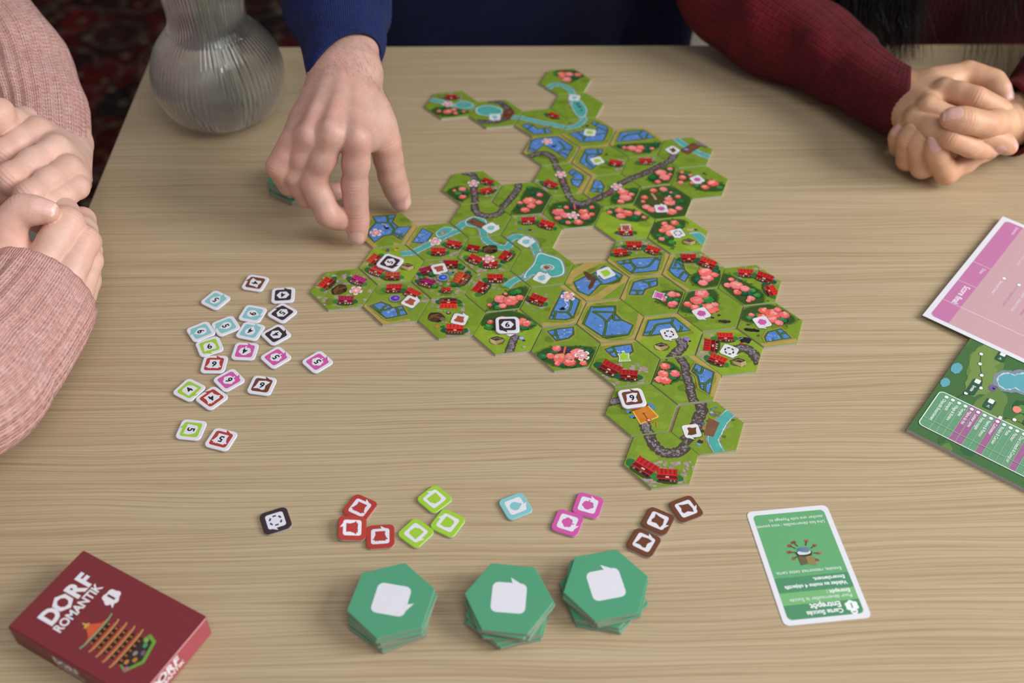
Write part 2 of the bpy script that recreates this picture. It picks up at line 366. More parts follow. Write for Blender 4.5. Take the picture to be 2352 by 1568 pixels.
class Art:
    def __init__(s, i, r, grass=GRASS):
        s.i = i; s.r = r; c = TC[i]; s.c = (c[0] * S, c[1] * S); s.P = Print(hex_planes(s.c, RT - 0.0004, PHI))
        s.P.poly([(s.c[0] + 2 * S * math.cos(k), s.c[1] + 2 * S * math.sin(k)) for k in np.arange(6) * math.pi / 3], grass)
        for _ in range(5):                                   # mottled grass
            p = s.rp(0.8); kf = rnd.choice((0.86, 0.92, 1.07)); s.P.blob(p, .003 + .004 * rnd.random(), .002 + .002 * rnd.random(), tuple(int(v * kf) for v in grass), n=20, jit=.06, step=False)
        s.P.step()
    def rp(s, k=0.9):
        a = rnd.random() * 6.283; r = S * k * math.sqrt(rnd.random()); return (s.c[0] + r * math.cos(a), s.c[1] + r * math.sin(a))
    def z(s, p, r=None):
        o = REG[r or s.r]; q = px(o[0] + p[0] * 500 / 2352, o[1] + p[1] * 500 / 2352, TH); return (q[0], q[1])
    def zz(s, ps, r=None): return [s.z(p, r) for p in ps]
    def poly(s, pts, col): s.P.poly(s.zz(pts), col)
    def stroke(s, pts, mm, col, jit=0.0): s.P.stroke(s.zz(pts), mm / 1000, col, jit)
    def tan(s, pts, mm=6.5): s.stroke(pts, mm, TAN, 0.08); return s
    def river(s, pts, mm=3.4):
        mm *= 1.25
        s.stroke(pts, mm + 3.0, (146, 140, 150), 0.22); s.stroke(pts, mm + 0.7, (200, 232, 234), 0.06); s.stroke(pts, mm, (84, 172, 168), 0.10); return s
    def road(s, pts, mm=5.4):
        mm *= 1.22
        s.stroke(pts, mm, (82, 71, 66), 0.16)
        P = smooth_path(s.zz(pts), 40)
        for k in range(len(P) * 3):
            p = P[k % len(P)]; o = (rnd.random() - .5) * mm * 0.55e-3; q = (rnd.random() - .5) * mm * 0.55e-3
            g = rnd.choice(((132, 122, 130), (112, 102, 108), (150, 142, 152)))
            s.P.blob((p[0] + o, p[1] + q), .0004 + .0006 * rnd.random(), .00036 + .0005 * rnd.random(), g, n=7, step=(k % 9 == 8))
        s.P.step(); return s
    def pond(s, pts):
        p = smooth_path(s.zz(pts), 40, True); c = p.mean(0)
        for k, col in ((1.12, (146, 140, 150)), (1.03, (200, 232, 234)), (0.95, (84, 172, 168))): s.P.poly(c + (p - c) * k, col)
        return s
    def field(s, pts, div=()):
        p = np.array(s.zz(pts)); c = p.mean(0)
        P2 = smooth_path(p, 1, True) if False else p
        def off(d):
            L = len(P2); out = []; ar = sum(P2[i][0] * P2[(i + 1) % L][1] - P2[(i + 1) % L][0] * P2[i][1] for i in range(L)); sg = 1 if ar > 0 else -1
            for i in range(L):
                e0 = P2[i] - P2[i - 1]; e1 = P2[(i + 1) % L] - P2[i]
                n0 = np.array([e0[1], -e0[0]]) / (np.linalg.norm(e0) + 1e-9); n1 = np.array([e1[1], -e1[0]]) / (np.linalg.norm(e1) + 1e-9)
                nn = n0 + n1; nn /= max(np.linalg.norm(nn), 0.6); out.append(P2[i] + nn * d * sg)
            return out
        s.P.poly(off(.0022), (166, 150, 78)); s.P.poly(off(.0011), (64, 92, 40)); s.P.poly(off(.0008), (88, 120, 46)); s.P.poly(off(.0001), (40, 66, 40))
        s.P.poly(off(-.0005), (92, 136, 208))
        for k in range(34):                                  # light glints
            a, b_, c2 = rnd.sample(range(len(p)), 3) if len(p) > 2 else (0, 1, 2)
            w = np.array([rnd.random() + .2 for _ in range(3)]); w /= w.sum(); q = p[a] * w[0] + p[b_] * w[1] + p[c2] * w[2]
            if s.inside(q, off(-.0011)): s.P.blob(q, .0003 + .0011 * rnd.random(), .0003 + .0004 * rnd.random(), rnd.choice(((132, 166, 224), (74, 116, 196), (158, 186, 232), (110, 150, 216), (70, 104, 180))), n=8, step=False)
        s.P.step()
        for d in div:
            s.stroke(d, 1.9, (44, 72, 36)); s.stroke(d, 1.1, (84, 118, 46))
        return s
    @staticmethod
    def inside(q, poly):
        r = False; L = len(poly)
        for i in range(L):
            a, b_ = poly[i], poly[i - 1]
            if (a[1] > q[1]) != (b_[1] > q[1]) and q[0] < (b_[0] - a[0]) * (q[1] - a[1]) / (b_[1] - a[1]) + a[0]: r = not r
        return r
    def patch(s, pts):
        p = smooth_path(s.zz(pts), 36, True); c = p.mean(0)
        j = np.array([[1 + .05 * (rnd.random() - .5)] for _ in p])
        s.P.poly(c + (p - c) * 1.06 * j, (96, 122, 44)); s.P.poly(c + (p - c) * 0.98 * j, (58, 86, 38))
        for k in range(14):
            a = rnd.random() * 6.28; q = c + (p[rnd.randrange(len(p))] - c) * (1.0 + .16 * rnd.random())
            s.P.blob(q, .0010, .0008, rnd.choice(((64, 92, 36), (84, 112, 40))), n=9, step=False)
        s.P.step(); return s
    def trees(s, pink, green, k=1.0):
        for t in green:
            x, y = t[:2]; kk = t[2] if len(t) > 2 else 1.0
            c = s.z((x, y)); r = .0026 * k * kk * (0.8 + .4 * rnd.random()); g = rnd.choice(GREENS)
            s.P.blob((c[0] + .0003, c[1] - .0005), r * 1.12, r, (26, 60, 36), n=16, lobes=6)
            s.P.blob(c, r * 1.05, r * .9, g, n=16, lobes=6)
            for _ in range(3): s.P.blob((c[0] + (rnd.random() - .5) * r, c[1] + rnd.random() * r * .6), r * .33, r * .26, tuple(min(255, int(v * 1.3)) for v in g), n=8, step=False)
            s.P.step()
        for t in pink:
            x, y = t[:2]; kk = t[2] if len(t) > 2 else 1.0
            c = s.z((x, y)); r = .0029 * k * kk * (0.85 + .3 * rnd.random()); g = rnd.choice(PINKS)
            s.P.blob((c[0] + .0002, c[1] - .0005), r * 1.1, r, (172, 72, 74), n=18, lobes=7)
            s.P.blob(c, r * 1.08, r * .95, g, n=18, lobes=7)
            for _ in range(4): s.P.blob((c[0] + (rnd.random() - .5) * r * 1.1, c[1] + (rnd.random() * .9 - .15) * r), r * .36, r * .28, rnd.choice(((248, 170, 160), (250, 160, 170), (244, 150, 120))), n=8, step=False)
            s.P.step()
        return s
    def pebbles(s, x0, y0, x1, y1, n=22):
        for _ in range(int(n * 1.9)):
            c = s.z((x0 + (x1 - x0) * rnd.random(), y0 + (y1 - y0) * rnd.random()))
            s.P.blob(c, .0009 + .0011 * rnd.random(), .0007 + .0009 * rnd.random(), rnd.choice(((168, 148, 146), (158, 142, 132), (176, 156, 158))), n=9, step=False)
        s.P.step(); return s
    def house(s, x, y, a=0, col=None, k=1.0):
        L = Local(s.P, s.z((x, y)), math.radians(a), .0054 * k); c = col or rnd.choice(REDS)
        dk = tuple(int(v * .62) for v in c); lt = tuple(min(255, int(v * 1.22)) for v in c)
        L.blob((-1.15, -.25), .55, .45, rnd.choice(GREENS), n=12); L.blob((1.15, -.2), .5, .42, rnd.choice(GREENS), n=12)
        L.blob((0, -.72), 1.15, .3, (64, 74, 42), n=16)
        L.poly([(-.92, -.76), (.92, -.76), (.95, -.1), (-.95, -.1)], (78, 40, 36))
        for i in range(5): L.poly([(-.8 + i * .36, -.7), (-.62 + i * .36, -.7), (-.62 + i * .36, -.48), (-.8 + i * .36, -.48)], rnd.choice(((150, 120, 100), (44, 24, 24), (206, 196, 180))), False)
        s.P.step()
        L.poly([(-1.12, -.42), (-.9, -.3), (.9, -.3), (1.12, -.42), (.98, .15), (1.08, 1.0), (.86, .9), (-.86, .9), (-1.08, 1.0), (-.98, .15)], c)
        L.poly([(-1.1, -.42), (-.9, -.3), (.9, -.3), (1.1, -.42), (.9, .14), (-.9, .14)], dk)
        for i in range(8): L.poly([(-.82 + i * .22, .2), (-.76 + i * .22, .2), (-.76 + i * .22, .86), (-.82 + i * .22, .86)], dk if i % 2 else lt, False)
        s.P.step()
        L.stroke([(-.98, .15), (.98, .15)], .13, lt); L.stroke([(-.98, -.38), (.98, -.38)], .08, lt)
        L.poly([(-.2, -.25), (.2, -.25), (.16, -.05), (-.16, -.05)], (222, 190, 160))
        return s
    def hut(s, x, y, a=0):
        L = Local(s.P, s.z((x, y)), math.radians(a), .0058)
        L.blob((0, 0), 1.1, .9, (50, 42, 34), n=16); L.poly([(-.95, -.5), (-.3, -.85), (.95, -.3), (.95, .3), (.2, .8), (-.8, .3)], (82, 56, 36))
        L.poly([(-.95, -.5), (-.1, .1), (.2, .8), (-.8, .3)], (112, 78, 46)); L.stroke([(-.1, .1), (.95, -.05)], .1, (140, 104, 62)); L.blob((.5, -.4), .2, .2, (30, 22, 20), n=10); return s
    def crate(s, x, y, a=0, flip=1):
        L = Local(s.P, s.z((x, y)), math.radians(a), .0052)
        f = flip
        L.blob((.1 * f, -.1), 1.1, .75, (96, 110, 50), n=14)
        L.poly([(-.9 * f, .25), (-.15 * f, -.15), (-.1 * f, -.95), (-.85 * f, -.45)], (198, 174, 130)); L.poly([(-.15 * f, -.15), (.95 * f, .2), (.85 * f, -.25), (-.1 * f, -.95)], (176, 148, 102))
        L.poly([(-.9 * f, .25), (.1 * f, .75), (.95 * f, .2), (-.15 * f, -.15)], (66, 54, 44)); L.stroke([(-.5 * f, .2), (.1 * f, .4), (.6 * f, .2)], .12, (150, 140, 130)); return s
    def fountain(s, x, y, col=(44, 92, 196)):
        L = Local(s.P, s.z((x, y)), 0, .0036)
        L.blob((0, -.08), 1.3, 1.2, (60, 58, 62), n=18, jit=.03); L.blob((0, 0), 1.25, 1.12, (150, 150, 160), n=18, jit=.03); L.blob((0, 0), .95, .85, col, n=18, jit=.03); L.blob((.1, .1), .4, .3, tuple(min(255, v + 60) for v in col), n=10); return s
    def bits(s, items):
        for x, y, r, c in items: s.P.blob(s.z((x, y)), r / 1000, r / 1000 * .8, c, n=10, jit=.2)
        return s
    def flower(s, x, y, k=1.0):
        L = Local(s.P, s.z((x, y)), rnd.random(), .0040 * k)
        def star(R): return [(R * (.74 + .26 * abs(math.cos(2.5 * t)) ** 1.2) * math.cos(t), R * (.74 + .26 * abs(math.cos(2.5 * t)) ** 1.2) * math.sin(t)) for t in np.arange(40) * 2 * math.pi / 40]
        def pet(R, w): return [q for k2 in range(5) for q in ((R * math.cos(k2 * 1.2566 - w), R * math.sin(k2 * 1.2566 - w)), (R * 1.06 * math.cos(k2 * 1.2566), R * 1.06 * math.sin(k2 * 1.2566)), (R * math.cos(k2 * 1.2566 + w), R * math.sin(k2 * 1.2566 + w)), (R * .5 * math.cos(k2 * 1.2566 + .628), R * .5 * math.sin(k2 * 1.2566 + .628)))]
        L.poly(pet(1.18, .34), (248, 238, 242)); L.poly(pet(.94, .32), (228, 152, 164))
        for k2 in range(5): L.poly([(.12 * math.cos(k2 * 1.2566 - 1.2), .12 * math.sin(k2 * 1.2566 - 1.2)), (.5 * math.cos(k2 * 1.2566), .5 * math.sin(k2 * 1.2566)), (.12 * math.cos(k2 * 1.2566 + 1.2), .12 * math.sin(k2 * 1.2566 + 1.2))], (248, 232, 236), False)
        s.P.step(); return s
    def flag(s, x, y, ang, icon, col, k=1.0):
        L = Local(s.P, s.z((x, y)), math.radians(ang), .0050 * k)
        L.poly([(a + .06, b - .08) for a, b in bubble(1.02)], (90, 100, 60)); L.poly(bubble(1.0), WHITE)
        if icon == 'dash': dash(L, (40, 36, 40))
        else: L.poly([(a * 1.02, b * 1.02) for a, b in ICON[icon]], BUB[col])
        return s
    def ship(s, x, y, ang, col):
        L = Local(s.P, s.z((x, y)), math.radians(ang), .0050)
        sh = [(-.75, -.85), (.75, -.85), (.58, -.3), (.66, .2), (.72, .5), (.22, .46), (.2, .95), (-.16, .95), (-.16, .44), (-.7, .52), (-.58, 0), (-.62, -.4)]
        L.poly([(a * 1.18, b * 1.14) for a, b in sh], WHITE); L.poly([(a * .95, b * .95) for a, b in sh], BUB[col])
        for i in (-.4, 0, .4): L.poly([(i - .12, -.66), (i + .12, -.66), (i + .12, -.58), (i - .12, -.58)], WHITE, False)
        s.P.step(); return s
    def torii(s, x, y, a=0):
        L = Local(s.P, s.z((x, y)), math.radians(a), .0046)
        L.poly([(-1.1, -.5), (1.1, -.5), (.8, .5), (-.8, .5)], (60, 50, 84)); L.poly([(-1.1, -.5), (1.1, -.5), (1.0, -.8), (-1.0, -.8)], (70, 40, 36)); L.stroke([(-.7, .1), (.7, .1)], .1, (96, 84, 130))
        L.poly([(-.14, -.9), (.14, -.9), (.14, .7), (-.14, .7)], (224, 112, 40)); return s
    def done(s, label):
        z0 = TZ + TH
        o = link('hex_tile', tile_me, None, None, (s.c[0], s.c[1], TZ), PHI)
        tag(o, label, 'game tile', 'landscape tiles laid out on the table')
        p = s.P.build('printed_face', s.c, PHI, M['print'], o); p.location = (0, 0, TH)
        return o
def dash(L, col, k=.62):
    for i in range(6):
        a = math.radians(60 * i + 30); c = (k * .88 * math.cos(a), k * .88 * math.sin(a)); t = (-math.sin(a), math.cos(a))
        L.poly([(c[0] + t[0] * u + math.cos(a) * w, c[1] + t[1] * u + math.sin(a) * w) for u, w in ((-.2, -.1), (.2, -.1), (.2, .1), (-.2, .1))], col, False)
    L.P.step()
LIME = (140, 168, 50)
a = Art(1, 1); a.patch([(1560, 165), (1640, 145), (1800, 150), (1900, 190), (1830, 240), (1720, 285), (1620, 230)]); a.river([(1490, 350), (1560, 302), (1660, 315), (1740, 360), (1775, 425)]); a.trees([(1645, 185), (1725, 190, 1.2), (1820, 195), (1700, 248, 1.4), (1650, 215)], [(1800, 225), (1590, 180)])
a.done('green hex tile at the far tip of the layout, blossom trees above a river bend')
a = Art(2, 1); a.river([(1765, 385), (1765, 470), (1800, 560), (1860, 620), (1885, 700)], 4.2); a.pond([(1770, 470), (1850, 480), (1915, 570), (1890, 650), (1820, 640), (1760, 540)]); a.bits([(1820, 510, 1.6, (70, 50, 44)), (1840, 545, 2.0, (80, 56, 46)), (1860, 580, 1.5, (74, 52, 44)), (1825, 530, 1.0, (70, 110, 190)), (1680, 550, .6, (150, 160, 110)), (1960, 560, .7, (150, 160, 110))]); a.flag(1785, 445, -10, 'drop', 'teal')
a.done('green hex tile with a dark boat floating on a turquoise river')
a = Art(3, 1); a.tan([(1110, 730), (1325, 880), (1660, 860)]); a.river([(1120, 640), (1190, 655), (1400, 705), (1600, 745), (1760, 780)]); a.field([(1215, 740), (1270, 728), (1340, 745), (1385, 782), (1480, 770), (1550, 822), (1350, 838), (1290, 800)], [[(1330, 745), (1270, 785)], [(1455, 770), (1475, 830)]]); a.house(1550, 640, -35, k=.9)
a.done('green hex tile with a straight river, one red house and small blue paddies')
a = Art(4, 2); a.tan([(440, 270), (665, 425), (985, 395), (1070, 215), (840, 70)], 8); a.river([(480, 210), (560, 200), (640, 180), (710, 120), (720, 70)]); a.field([(550, 265), (700, 238), (830, 245), (862, 205), (790, 155), (820, 132), (965, 200), (965, 250), (920, 345), (690, 360)], [[(700, 350), (740, 300), (950, 260)], [(640, 250), (720, 320)], [(860, 200), (965, 240)], [(840, 180), (870, 150)]]); a.bits([(745, 185, 1.6, (40, 38, 40)), (700, 196, .8, (40, 38, 40)), (610, 228, .8, (50, 50, 40))]); a.flag(775, 258, -10, 'field', 'green')
a.done('hex tile of blue paddies with tan border where the river turns, lime flag printed')
a = Art(5, 1); a.pebbles(340, 390, 560, 480, 14); a.patch([(220, 600), (330, 545), (520, 560), (640, 600), (480, 640), (350, 640)]); a.river([(215, 460), (350, 490), (480, 525), (600, 535), (740, 565)]); a.pond([(490, 520), (590, 480), (690, 520), (620, 560), (530, 555)]); a.house(455, 440, 0, k=.95); a.trees([(320, 590, .7), (415, 595, 1.2), (480, 575), (590, 595, .6), (500, 612, .7)], [(340, 555), (545, 600)], .9); a.bits([(585, 518, 1.3, (196, 120, 130))]); a.flower(415, 515)
a.done('green hex tile at the outer end of the river, one red house above blossom trees')
a = Art(6, 1); a.road([(850, 480), (980, 495), (1075, 570), (1085, 640), (980, 692), (860, 705), (735, 700)]); a.pond([(730, 560), (850, 530), (980, 560), (1000, 610), (880, 640), (750, 620)]); a.river([(1100, 652), (1220, 665)]); a.poly([(1010, 580), (1120, 570), (1140, 610), (1080, 690), (1010, 650)], (112, 66, 44)); a.bits([(1050, 630, 1.5, (60, 44, 40)), (1080, 600, 1.2, (150, 110, 90))]); a.flag(925, 655, 0, 'drop', 'teal')
a.done('green hex tile with a deep teal pond, brown watermill and curving road')
a = Art(7, 2); a.tan([(40, 500), (150, 290), (475, 285), (680, 415), (570, 610)], 8); a.field([(105, 455), (150, 345), (200, 322), (430, 300), (590, 410), (520, 540), (420, 470), (280, 385), (190, 460)], [[(590, 440), (480, 440), (430, 475)], [(440, 350), (500, 420), (460, 450)], [(470, 470), (540, 500)], [(120, 425), (200, 445)], [(280, 330), (290, 385)]]); a.bits([(385, 405, 1.8, (26, 28, 40)), (410, 395, .8, (26, 28, 40))]); a.road([(100, 530), (200, 490), (320, 492), (385, 550), (420, 620)]); a.flower(315, 355)
a.done('hex tile of blue paddies above a short cobbled road, dark bird wading')
a = Art(8, 2); a.tan([(805, 735), (570, 590), (660, 405), (985, 375)], 9); a.field([(665, 575), (730, 440), (915, 435), (900, 492), (830, 512), (780, 560), (845, 612), (795, 655)], [[(755, 490), (740, 560), (815, 640)], [(715, 465), (760, 492), (900, 485)], [(860, 438), (868, 495)]]); a.bits([(960, 495, 1.2, (60, 40, 30)), (930, 505, .5, (60, 40, 30))]); a.pebbles(1050, 540, 1160, 660, 10); a.house(1050, 590, -20); a.flag(855, 562, 25, 'field', 'green')
a.done('hex tile with corner of blue paddies, single red house and lime flag printed')
a = Art(9, 2); a.tan([(965, 395), (1060, 215), (1370, 190), (1600, 335)], 9); a.field([(1065, 355), (1110, 255), (1350, 230), (1475, 310), (1340, 330)], [[(1110, 340), (1180, 282), (1300, 265), (1345, 235)], [(1300, 265), (1345, 325)], [(1400, 270), (1380, 320)]]); a.patch([(1050, 400), (1200, 380), (1500, 365), (1540, 385), (1450, 455), (1350, 480), (1150, 440)]); a.trees([(1150, 420, .6), (1230, 425, 1.3), (1320, 420, 1.2), (1300, 456), (1445, 430, .7)], [(1390, 400), (1480, 390), (1400, 445), (1100, 402)])
a.done('hex tile with trapezoid of blue paddies over a row of blossom trees')
a = Art(10, 2); a.river([(1690, 305), (1780, 380), (1860, 430), (1960, 480), (2110, 535)], 4); a.road([(1700, 480), (1640, 560), (1540, 620)]); a.road([(1930, 375), (2050, 400)], 5); a.poly([(1745, 455), (1900, 368), (1965, 408), (1830, 495)], (126, 78, 48)); a.stroke([(1745, 455), (1900, 368)], 1.0, (96, 50, 36)); a.stroke([(1830, 495), (1965, 408)], 1.0, (96, 50, 36)); a.bits([(1815, 440, 1.8, (110, 160, 220)), (1800, 460, 1.0, (50, 50, 80)), (1850, 445, 1.0, (60, 110, 190))]); a.flag(1670, 448, 40, 'road', 'brown')
a.done('green hex tile with a wooden bridge carrying a road over the river')
a = Art(11, 2); a.pebbles(1250, 520, 1480, 600, 14); a.patch([(1400, 740), (1560, 640), (1690, 640), (1640, 780), (1480, 805)]); a.road([(1740, 470), (1640, 560), (1480, 640), (1330, 710), (1210, 755), (1100, 820)]); a.house(1380, 570, 0); a.trees([(1545, 690, 1.3), (1585, 740, 1.3), (1640, 650, .7), (1510, 790, .8), (1640, 710, .7)], [(1450, 745, 1.2), (1640, 690)])
a.done('green hex tile crossed by a long straight road between a red house and trees')
a = Art(12, 2); a.patch([(1720, 700), (1780, 670), (1860, 690), (1880, 760), (1740, 800)]); a.patch([(1870, 800), (1960, 770), (2110, 770), (2240, 830), (2180, 890), (1960, 880)]); a.trees([(1775, 740), (1755, 795, .8), (1770, 685, .6), (1860, 715, .6), (2105, 800, 1.7), (2020, 845, 1.2), (1880, 800, .6)], [(1820, 700), (2180, 850), (1930, 830)]); a.bits([(2010, 700, 1.4, (64, 44, 36)), (2030, 715, .8, (64, 44, 36))]); a.flag(1935, 765, 30, 'tree', 'pink')
a.done('green hex tile at the outer rim with two round blossom clumps and pink flag')
a = Art(13, 2); a.tan([(680, 930), (805, 725), (620, 600)], 9); a.pebbles(180, 760, 420, 920, 16); a.field([(540, 692), (590, 650), (700, 720), (705, 760), (650, 850), (590, 820), (570, 765), (612, 735)], [[(570, 722), (628, 690)], [(590, 762), (700, 768)]]); a.road([(380, 570), (450, 690), (490, 800), (550, 950)]); a.house(345, 820, -35); a.bits([(470, 785, 1.2, (200, 60, 90)), (495, 790, 1.0, (190, 50, 80))]); a.flower(460, 712)
a.done('green hex tile with a road running past one red house, paddies at the side')
a = Art(14, 2); a.tan([(805, 705), (690, 910), (800, 1000)], 8); a.field([(780, 890), (830, 770), (890, 780), (930, 840), (905, 905)], [[(795, 858), (920, 862)], [(862, 860), (862, 905)]]); a.patch([(1000, 970), (1090, 890), (1290, 860), (1260, 1000), (1050, 1025)]); a.road([(1340, 720), (1190, 770), (1080, 830), (990, 905), (860, 970), (760, 1010)]); a.trees([(1135, 900, 1.3), (1160, 960, 1.4), (1225, 925, .8), (1110, 1002, .8)], [(1060, 970, 1.2), (1260, 885), (1200, 890)]); a.bits([(980, 908, 1.2, (200, 60, 90)), (1005, 912, 1.0, (190, 50, 80))]); a.flower(1065, 845)
a.done('green hex tile with one small paddy, diagonal road and dense blossom trees')
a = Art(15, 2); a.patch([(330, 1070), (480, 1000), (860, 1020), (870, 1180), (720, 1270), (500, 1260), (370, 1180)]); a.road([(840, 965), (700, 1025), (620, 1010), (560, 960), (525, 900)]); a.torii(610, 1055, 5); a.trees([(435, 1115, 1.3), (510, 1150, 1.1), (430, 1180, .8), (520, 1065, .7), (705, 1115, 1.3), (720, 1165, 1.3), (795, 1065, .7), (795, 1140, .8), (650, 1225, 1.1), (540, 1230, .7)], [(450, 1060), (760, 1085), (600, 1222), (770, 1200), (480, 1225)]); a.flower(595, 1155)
a.done('hex tile of blossom woodland with a purple roofed shrine gate at the road fork')
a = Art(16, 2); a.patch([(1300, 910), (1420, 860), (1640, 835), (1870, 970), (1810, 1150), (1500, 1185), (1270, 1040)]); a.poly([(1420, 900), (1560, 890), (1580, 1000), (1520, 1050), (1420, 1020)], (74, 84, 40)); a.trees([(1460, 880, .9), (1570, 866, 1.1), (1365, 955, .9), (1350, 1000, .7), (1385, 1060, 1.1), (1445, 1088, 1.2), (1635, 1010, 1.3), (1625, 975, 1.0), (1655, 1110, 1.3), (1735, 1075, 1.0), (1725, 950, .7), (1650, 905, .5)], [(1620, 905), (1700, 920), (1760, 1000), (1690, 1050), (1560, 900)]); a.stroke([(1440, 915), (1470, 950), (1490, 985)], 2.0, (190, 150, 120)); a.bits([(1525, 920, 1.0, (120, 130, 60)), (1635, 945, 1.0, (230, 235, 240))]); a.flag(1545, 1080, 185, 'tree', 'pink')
a.done('hex tile with a ring of blossom trees around a clearing and a log')
a = Art(17, 2, LIME); a.patch([(960, 1100), (1100, 1075), (1250, 1090), (1400, 1160), (1380, 1200), (1250, 1220), (1050, 1170)]); a.trees([(990, 1115, .7), (1095, 1095), (1110, 1155, 1.2), (1185, 1125, 1.4), (1290, 1125), (1360, 1170, .7)], [(1045, 1115), (1260, 1175, 1.2)]); a.pebbles(1080, 1330, 1260, 1410, 14); a.house(1165, 1330, 0); a.ship(1165, 1290, 185, 'brick')
a.done('hex tile with one red house under a brick red banner symbol')
a = Art(18, 2, LIME); a.patch([(1420, 1300), (1540, 1210), (1780, 1200), (1800, 1260), (1690, 1380), (1670, 1490), (1500, 1420)]); a.trees([(1580, 1240, .8), (1690, 1230, 1.1), (1620, 1290, 1.5), (1555, 1315, .9), (1640, 1345), (1550, 1405, .8)], [(1740, 1265, 1.2), (1660, 1440), (1600, 1390), (1520, 1370)]); a.pond([(1850, 1350), (1960, 1340), (2030, 1400), (2010, 1480), (1950, 1440), (1900, 1380)]); a.stroke([(1820, 1310), (1900, 1305)], 2.6, (200, 170, 140)); a.bits([(1920, 1308, 1.6, (80, 40, 110)), (1990, 1380, 1.3, (150, 145, 150))]); a.crate(1850, 1435, 0, -1); a.flag(1725, 1345, 20, 'dash', 'black')
a.done('lime green hex tile with blossom trees, a wooden crate and a river corner')
a = Art(19, 3); a.pebbles(640, 150, 800, 420, 16); a.patch([(220, 330), (300, 280), (420, 290), (465, 360), (380, 435), (260, 380)]); a.road([(390, 125), (480, 142), (522, 200), (512, 300), (520, 400), (545, 490)]); a.house(650, 225, -30, k=.9); a.house(655, 325, 20, k=.9); a.trees([(300, 320, .6), (385, 305, .9), (390, 390, 1.0)], [(340, 350), (420, 340), (360, 400)]); a.bits([(520, 330, 1.2, (200, 60, 90)), (548, 330, 1.1, (190, 50, 80))]); a.flower(505, 245)
a.done('green hex tile at the outer end of a road, two red houses beside it')
a = Art(20, 3); a.patch([(930, 565), (1000, 440), (1090, 290), (1250, 300), (1345, 390), (1260, 560)]); a.road([(990, 210), (980, 310), (900, 410), (810, 510)]); a.trees([(1010, 450, .7), (1110, 430, 1.6), (1130, 485, 1.2), (1210, 445, .9), (1220, 365, .9), (1060, 528, 1.1)], [(1110, 290), (1150, 350, 1.2), (1020, 495), (1200, 340)])
a.done('green hex tile with a road along one side of a large blossom tree')
a = Art(21, 3); a.road([(520, 410), (525, 530), (600, 582), (700, 592), (790, 560), (860, 480)]); a.river([(230, 770), (340, 722), (430, 660), (520, 645), (600, 720), (625, 840)], 4.4); a.pond([(420, 650), (500, 605), (620, 630), (640, 680), (560, 710), (450, 700)]); a.poly([(430, 655), (500, 612), (645, 682), (590, 728)], (128, 84, 52)); a.stroke([(430, 655), (590, 728)], .8, (90, 56, 36)); a.stroke([(500, 612), (645, 682)], .8, (90, 56, 36)); a.bits([(490, 655, 1.1, (60, 50, 70)), (520, 662, 1.0, (90, 70, 130)), (580, 690, .8, (150, 100, 60))]); a.flag(695, 722, 130, 'drop', 'teal', 1.1)
a.done('green hex tile with a U shaped road above a wooden raft on the river')
a = Art(22, 3); a.pebbles(950, 570, 1430, 690, 26); a.house(1100, 645, 5); a.house(1295, 690, -25, k=1.1); a.bits([(1010, 735, 1.4, (80, 130, 200)), (1080, 745, 1.3, (80, 130, 200)), (1160, 770, 1.1, (90, 140, 200)), (1120, 745, 1.5, (74, 50, 40)), (1140, 755, 1.0, (190, 150, 80))]); a.river([(830, 930), (900, 850), (970, 818), (1060, 830), (1130, 860), (1190, 970)], 4.2); a.flag(1075, 872, 140, 'drop', 'teal', 1.1)
a.done('green hex tile with two red houses and a blue wedding party above the river')
a = Art(23, 3); a.river([(1160, 900), (1200, 1000), (1240, 1080)], 4.4); a.river([(950, 1320), (1050, 1260), (1150, 1190)], 4.4); a.pond([(1210, 1000), (1320, 1020), (1430, 1060), (1470, 1120), (1475, 1215), (1370, 1250), (1260, 1245), (1150, 1230), (1060, 1260), (1080, 1200), (1160, 1110)]); a.bits([(1300, 1150, 4.8, (200, 232, 234)), (1300, 1150, 4.2, (120, 120, 128)), (1300, 1147, 3.6, (182, 178, 186)), (1295, 1150, 2.2, (124, 92, 56))]); a.flag(1245, 1260, 150, 'drop', 'teal', 1.1)
a.done('green hex tile with a large turquoise lake holding a round stone island')
a = Art(24, 3); a.pebbles(360, 1030, 960, 1190, 34); a.river([(600, 760), (640, 850), (720, 905), (800, 932), (870, 930), (920, 875), (990, 810)], 4.2); a.house(500, 945, -15, k=.9); a.house(515, 1065, -35); a.house(690, 1120, 0); a.house(865, 1030, 60); a.hut(685, 955, 10); a.flower(670, 1060)
a.done('hex tile of red houses around a brown hut below a winding river')
a = Art(25, 4); a.tan([(600, 380), (600, 300), (770, 100), (1080, 70)], 9); a.tan([(1260, 200), (1130, 450), (1000, 440)], 8); a.tan([(680, 380), (790, 470)], 8); a.field([(785, 128), (1030, 110), (990, 190), (1060, 245), (1195, 235), (1090, 378), (1000, 320), (890, 340), (800, 405), (735, 330), (740, 282), (820, 190)], [[(935, 118), (940, 190), (820, 195)], [(960, 190), (1010, 270), (985, 320)], [(1050, 245), (1005, 290), (1110, 350)], [(1060, 370), (1100, 310)], [(945, 160), (1010, 145)]]); a.bits([(935, 255, 1.9, (24, 26, 34)), (912, 238, 1.0, (24, 26, 34)), (885, 210, .6, (220, 220, 225))]); a.stroke([(930, 245), (915, 215), (880, 212)], .5, (225, 225, 230)); a.flower(815, 305)
a.done('hex tile of blue paddies with a crane, being set down by the fingertip')
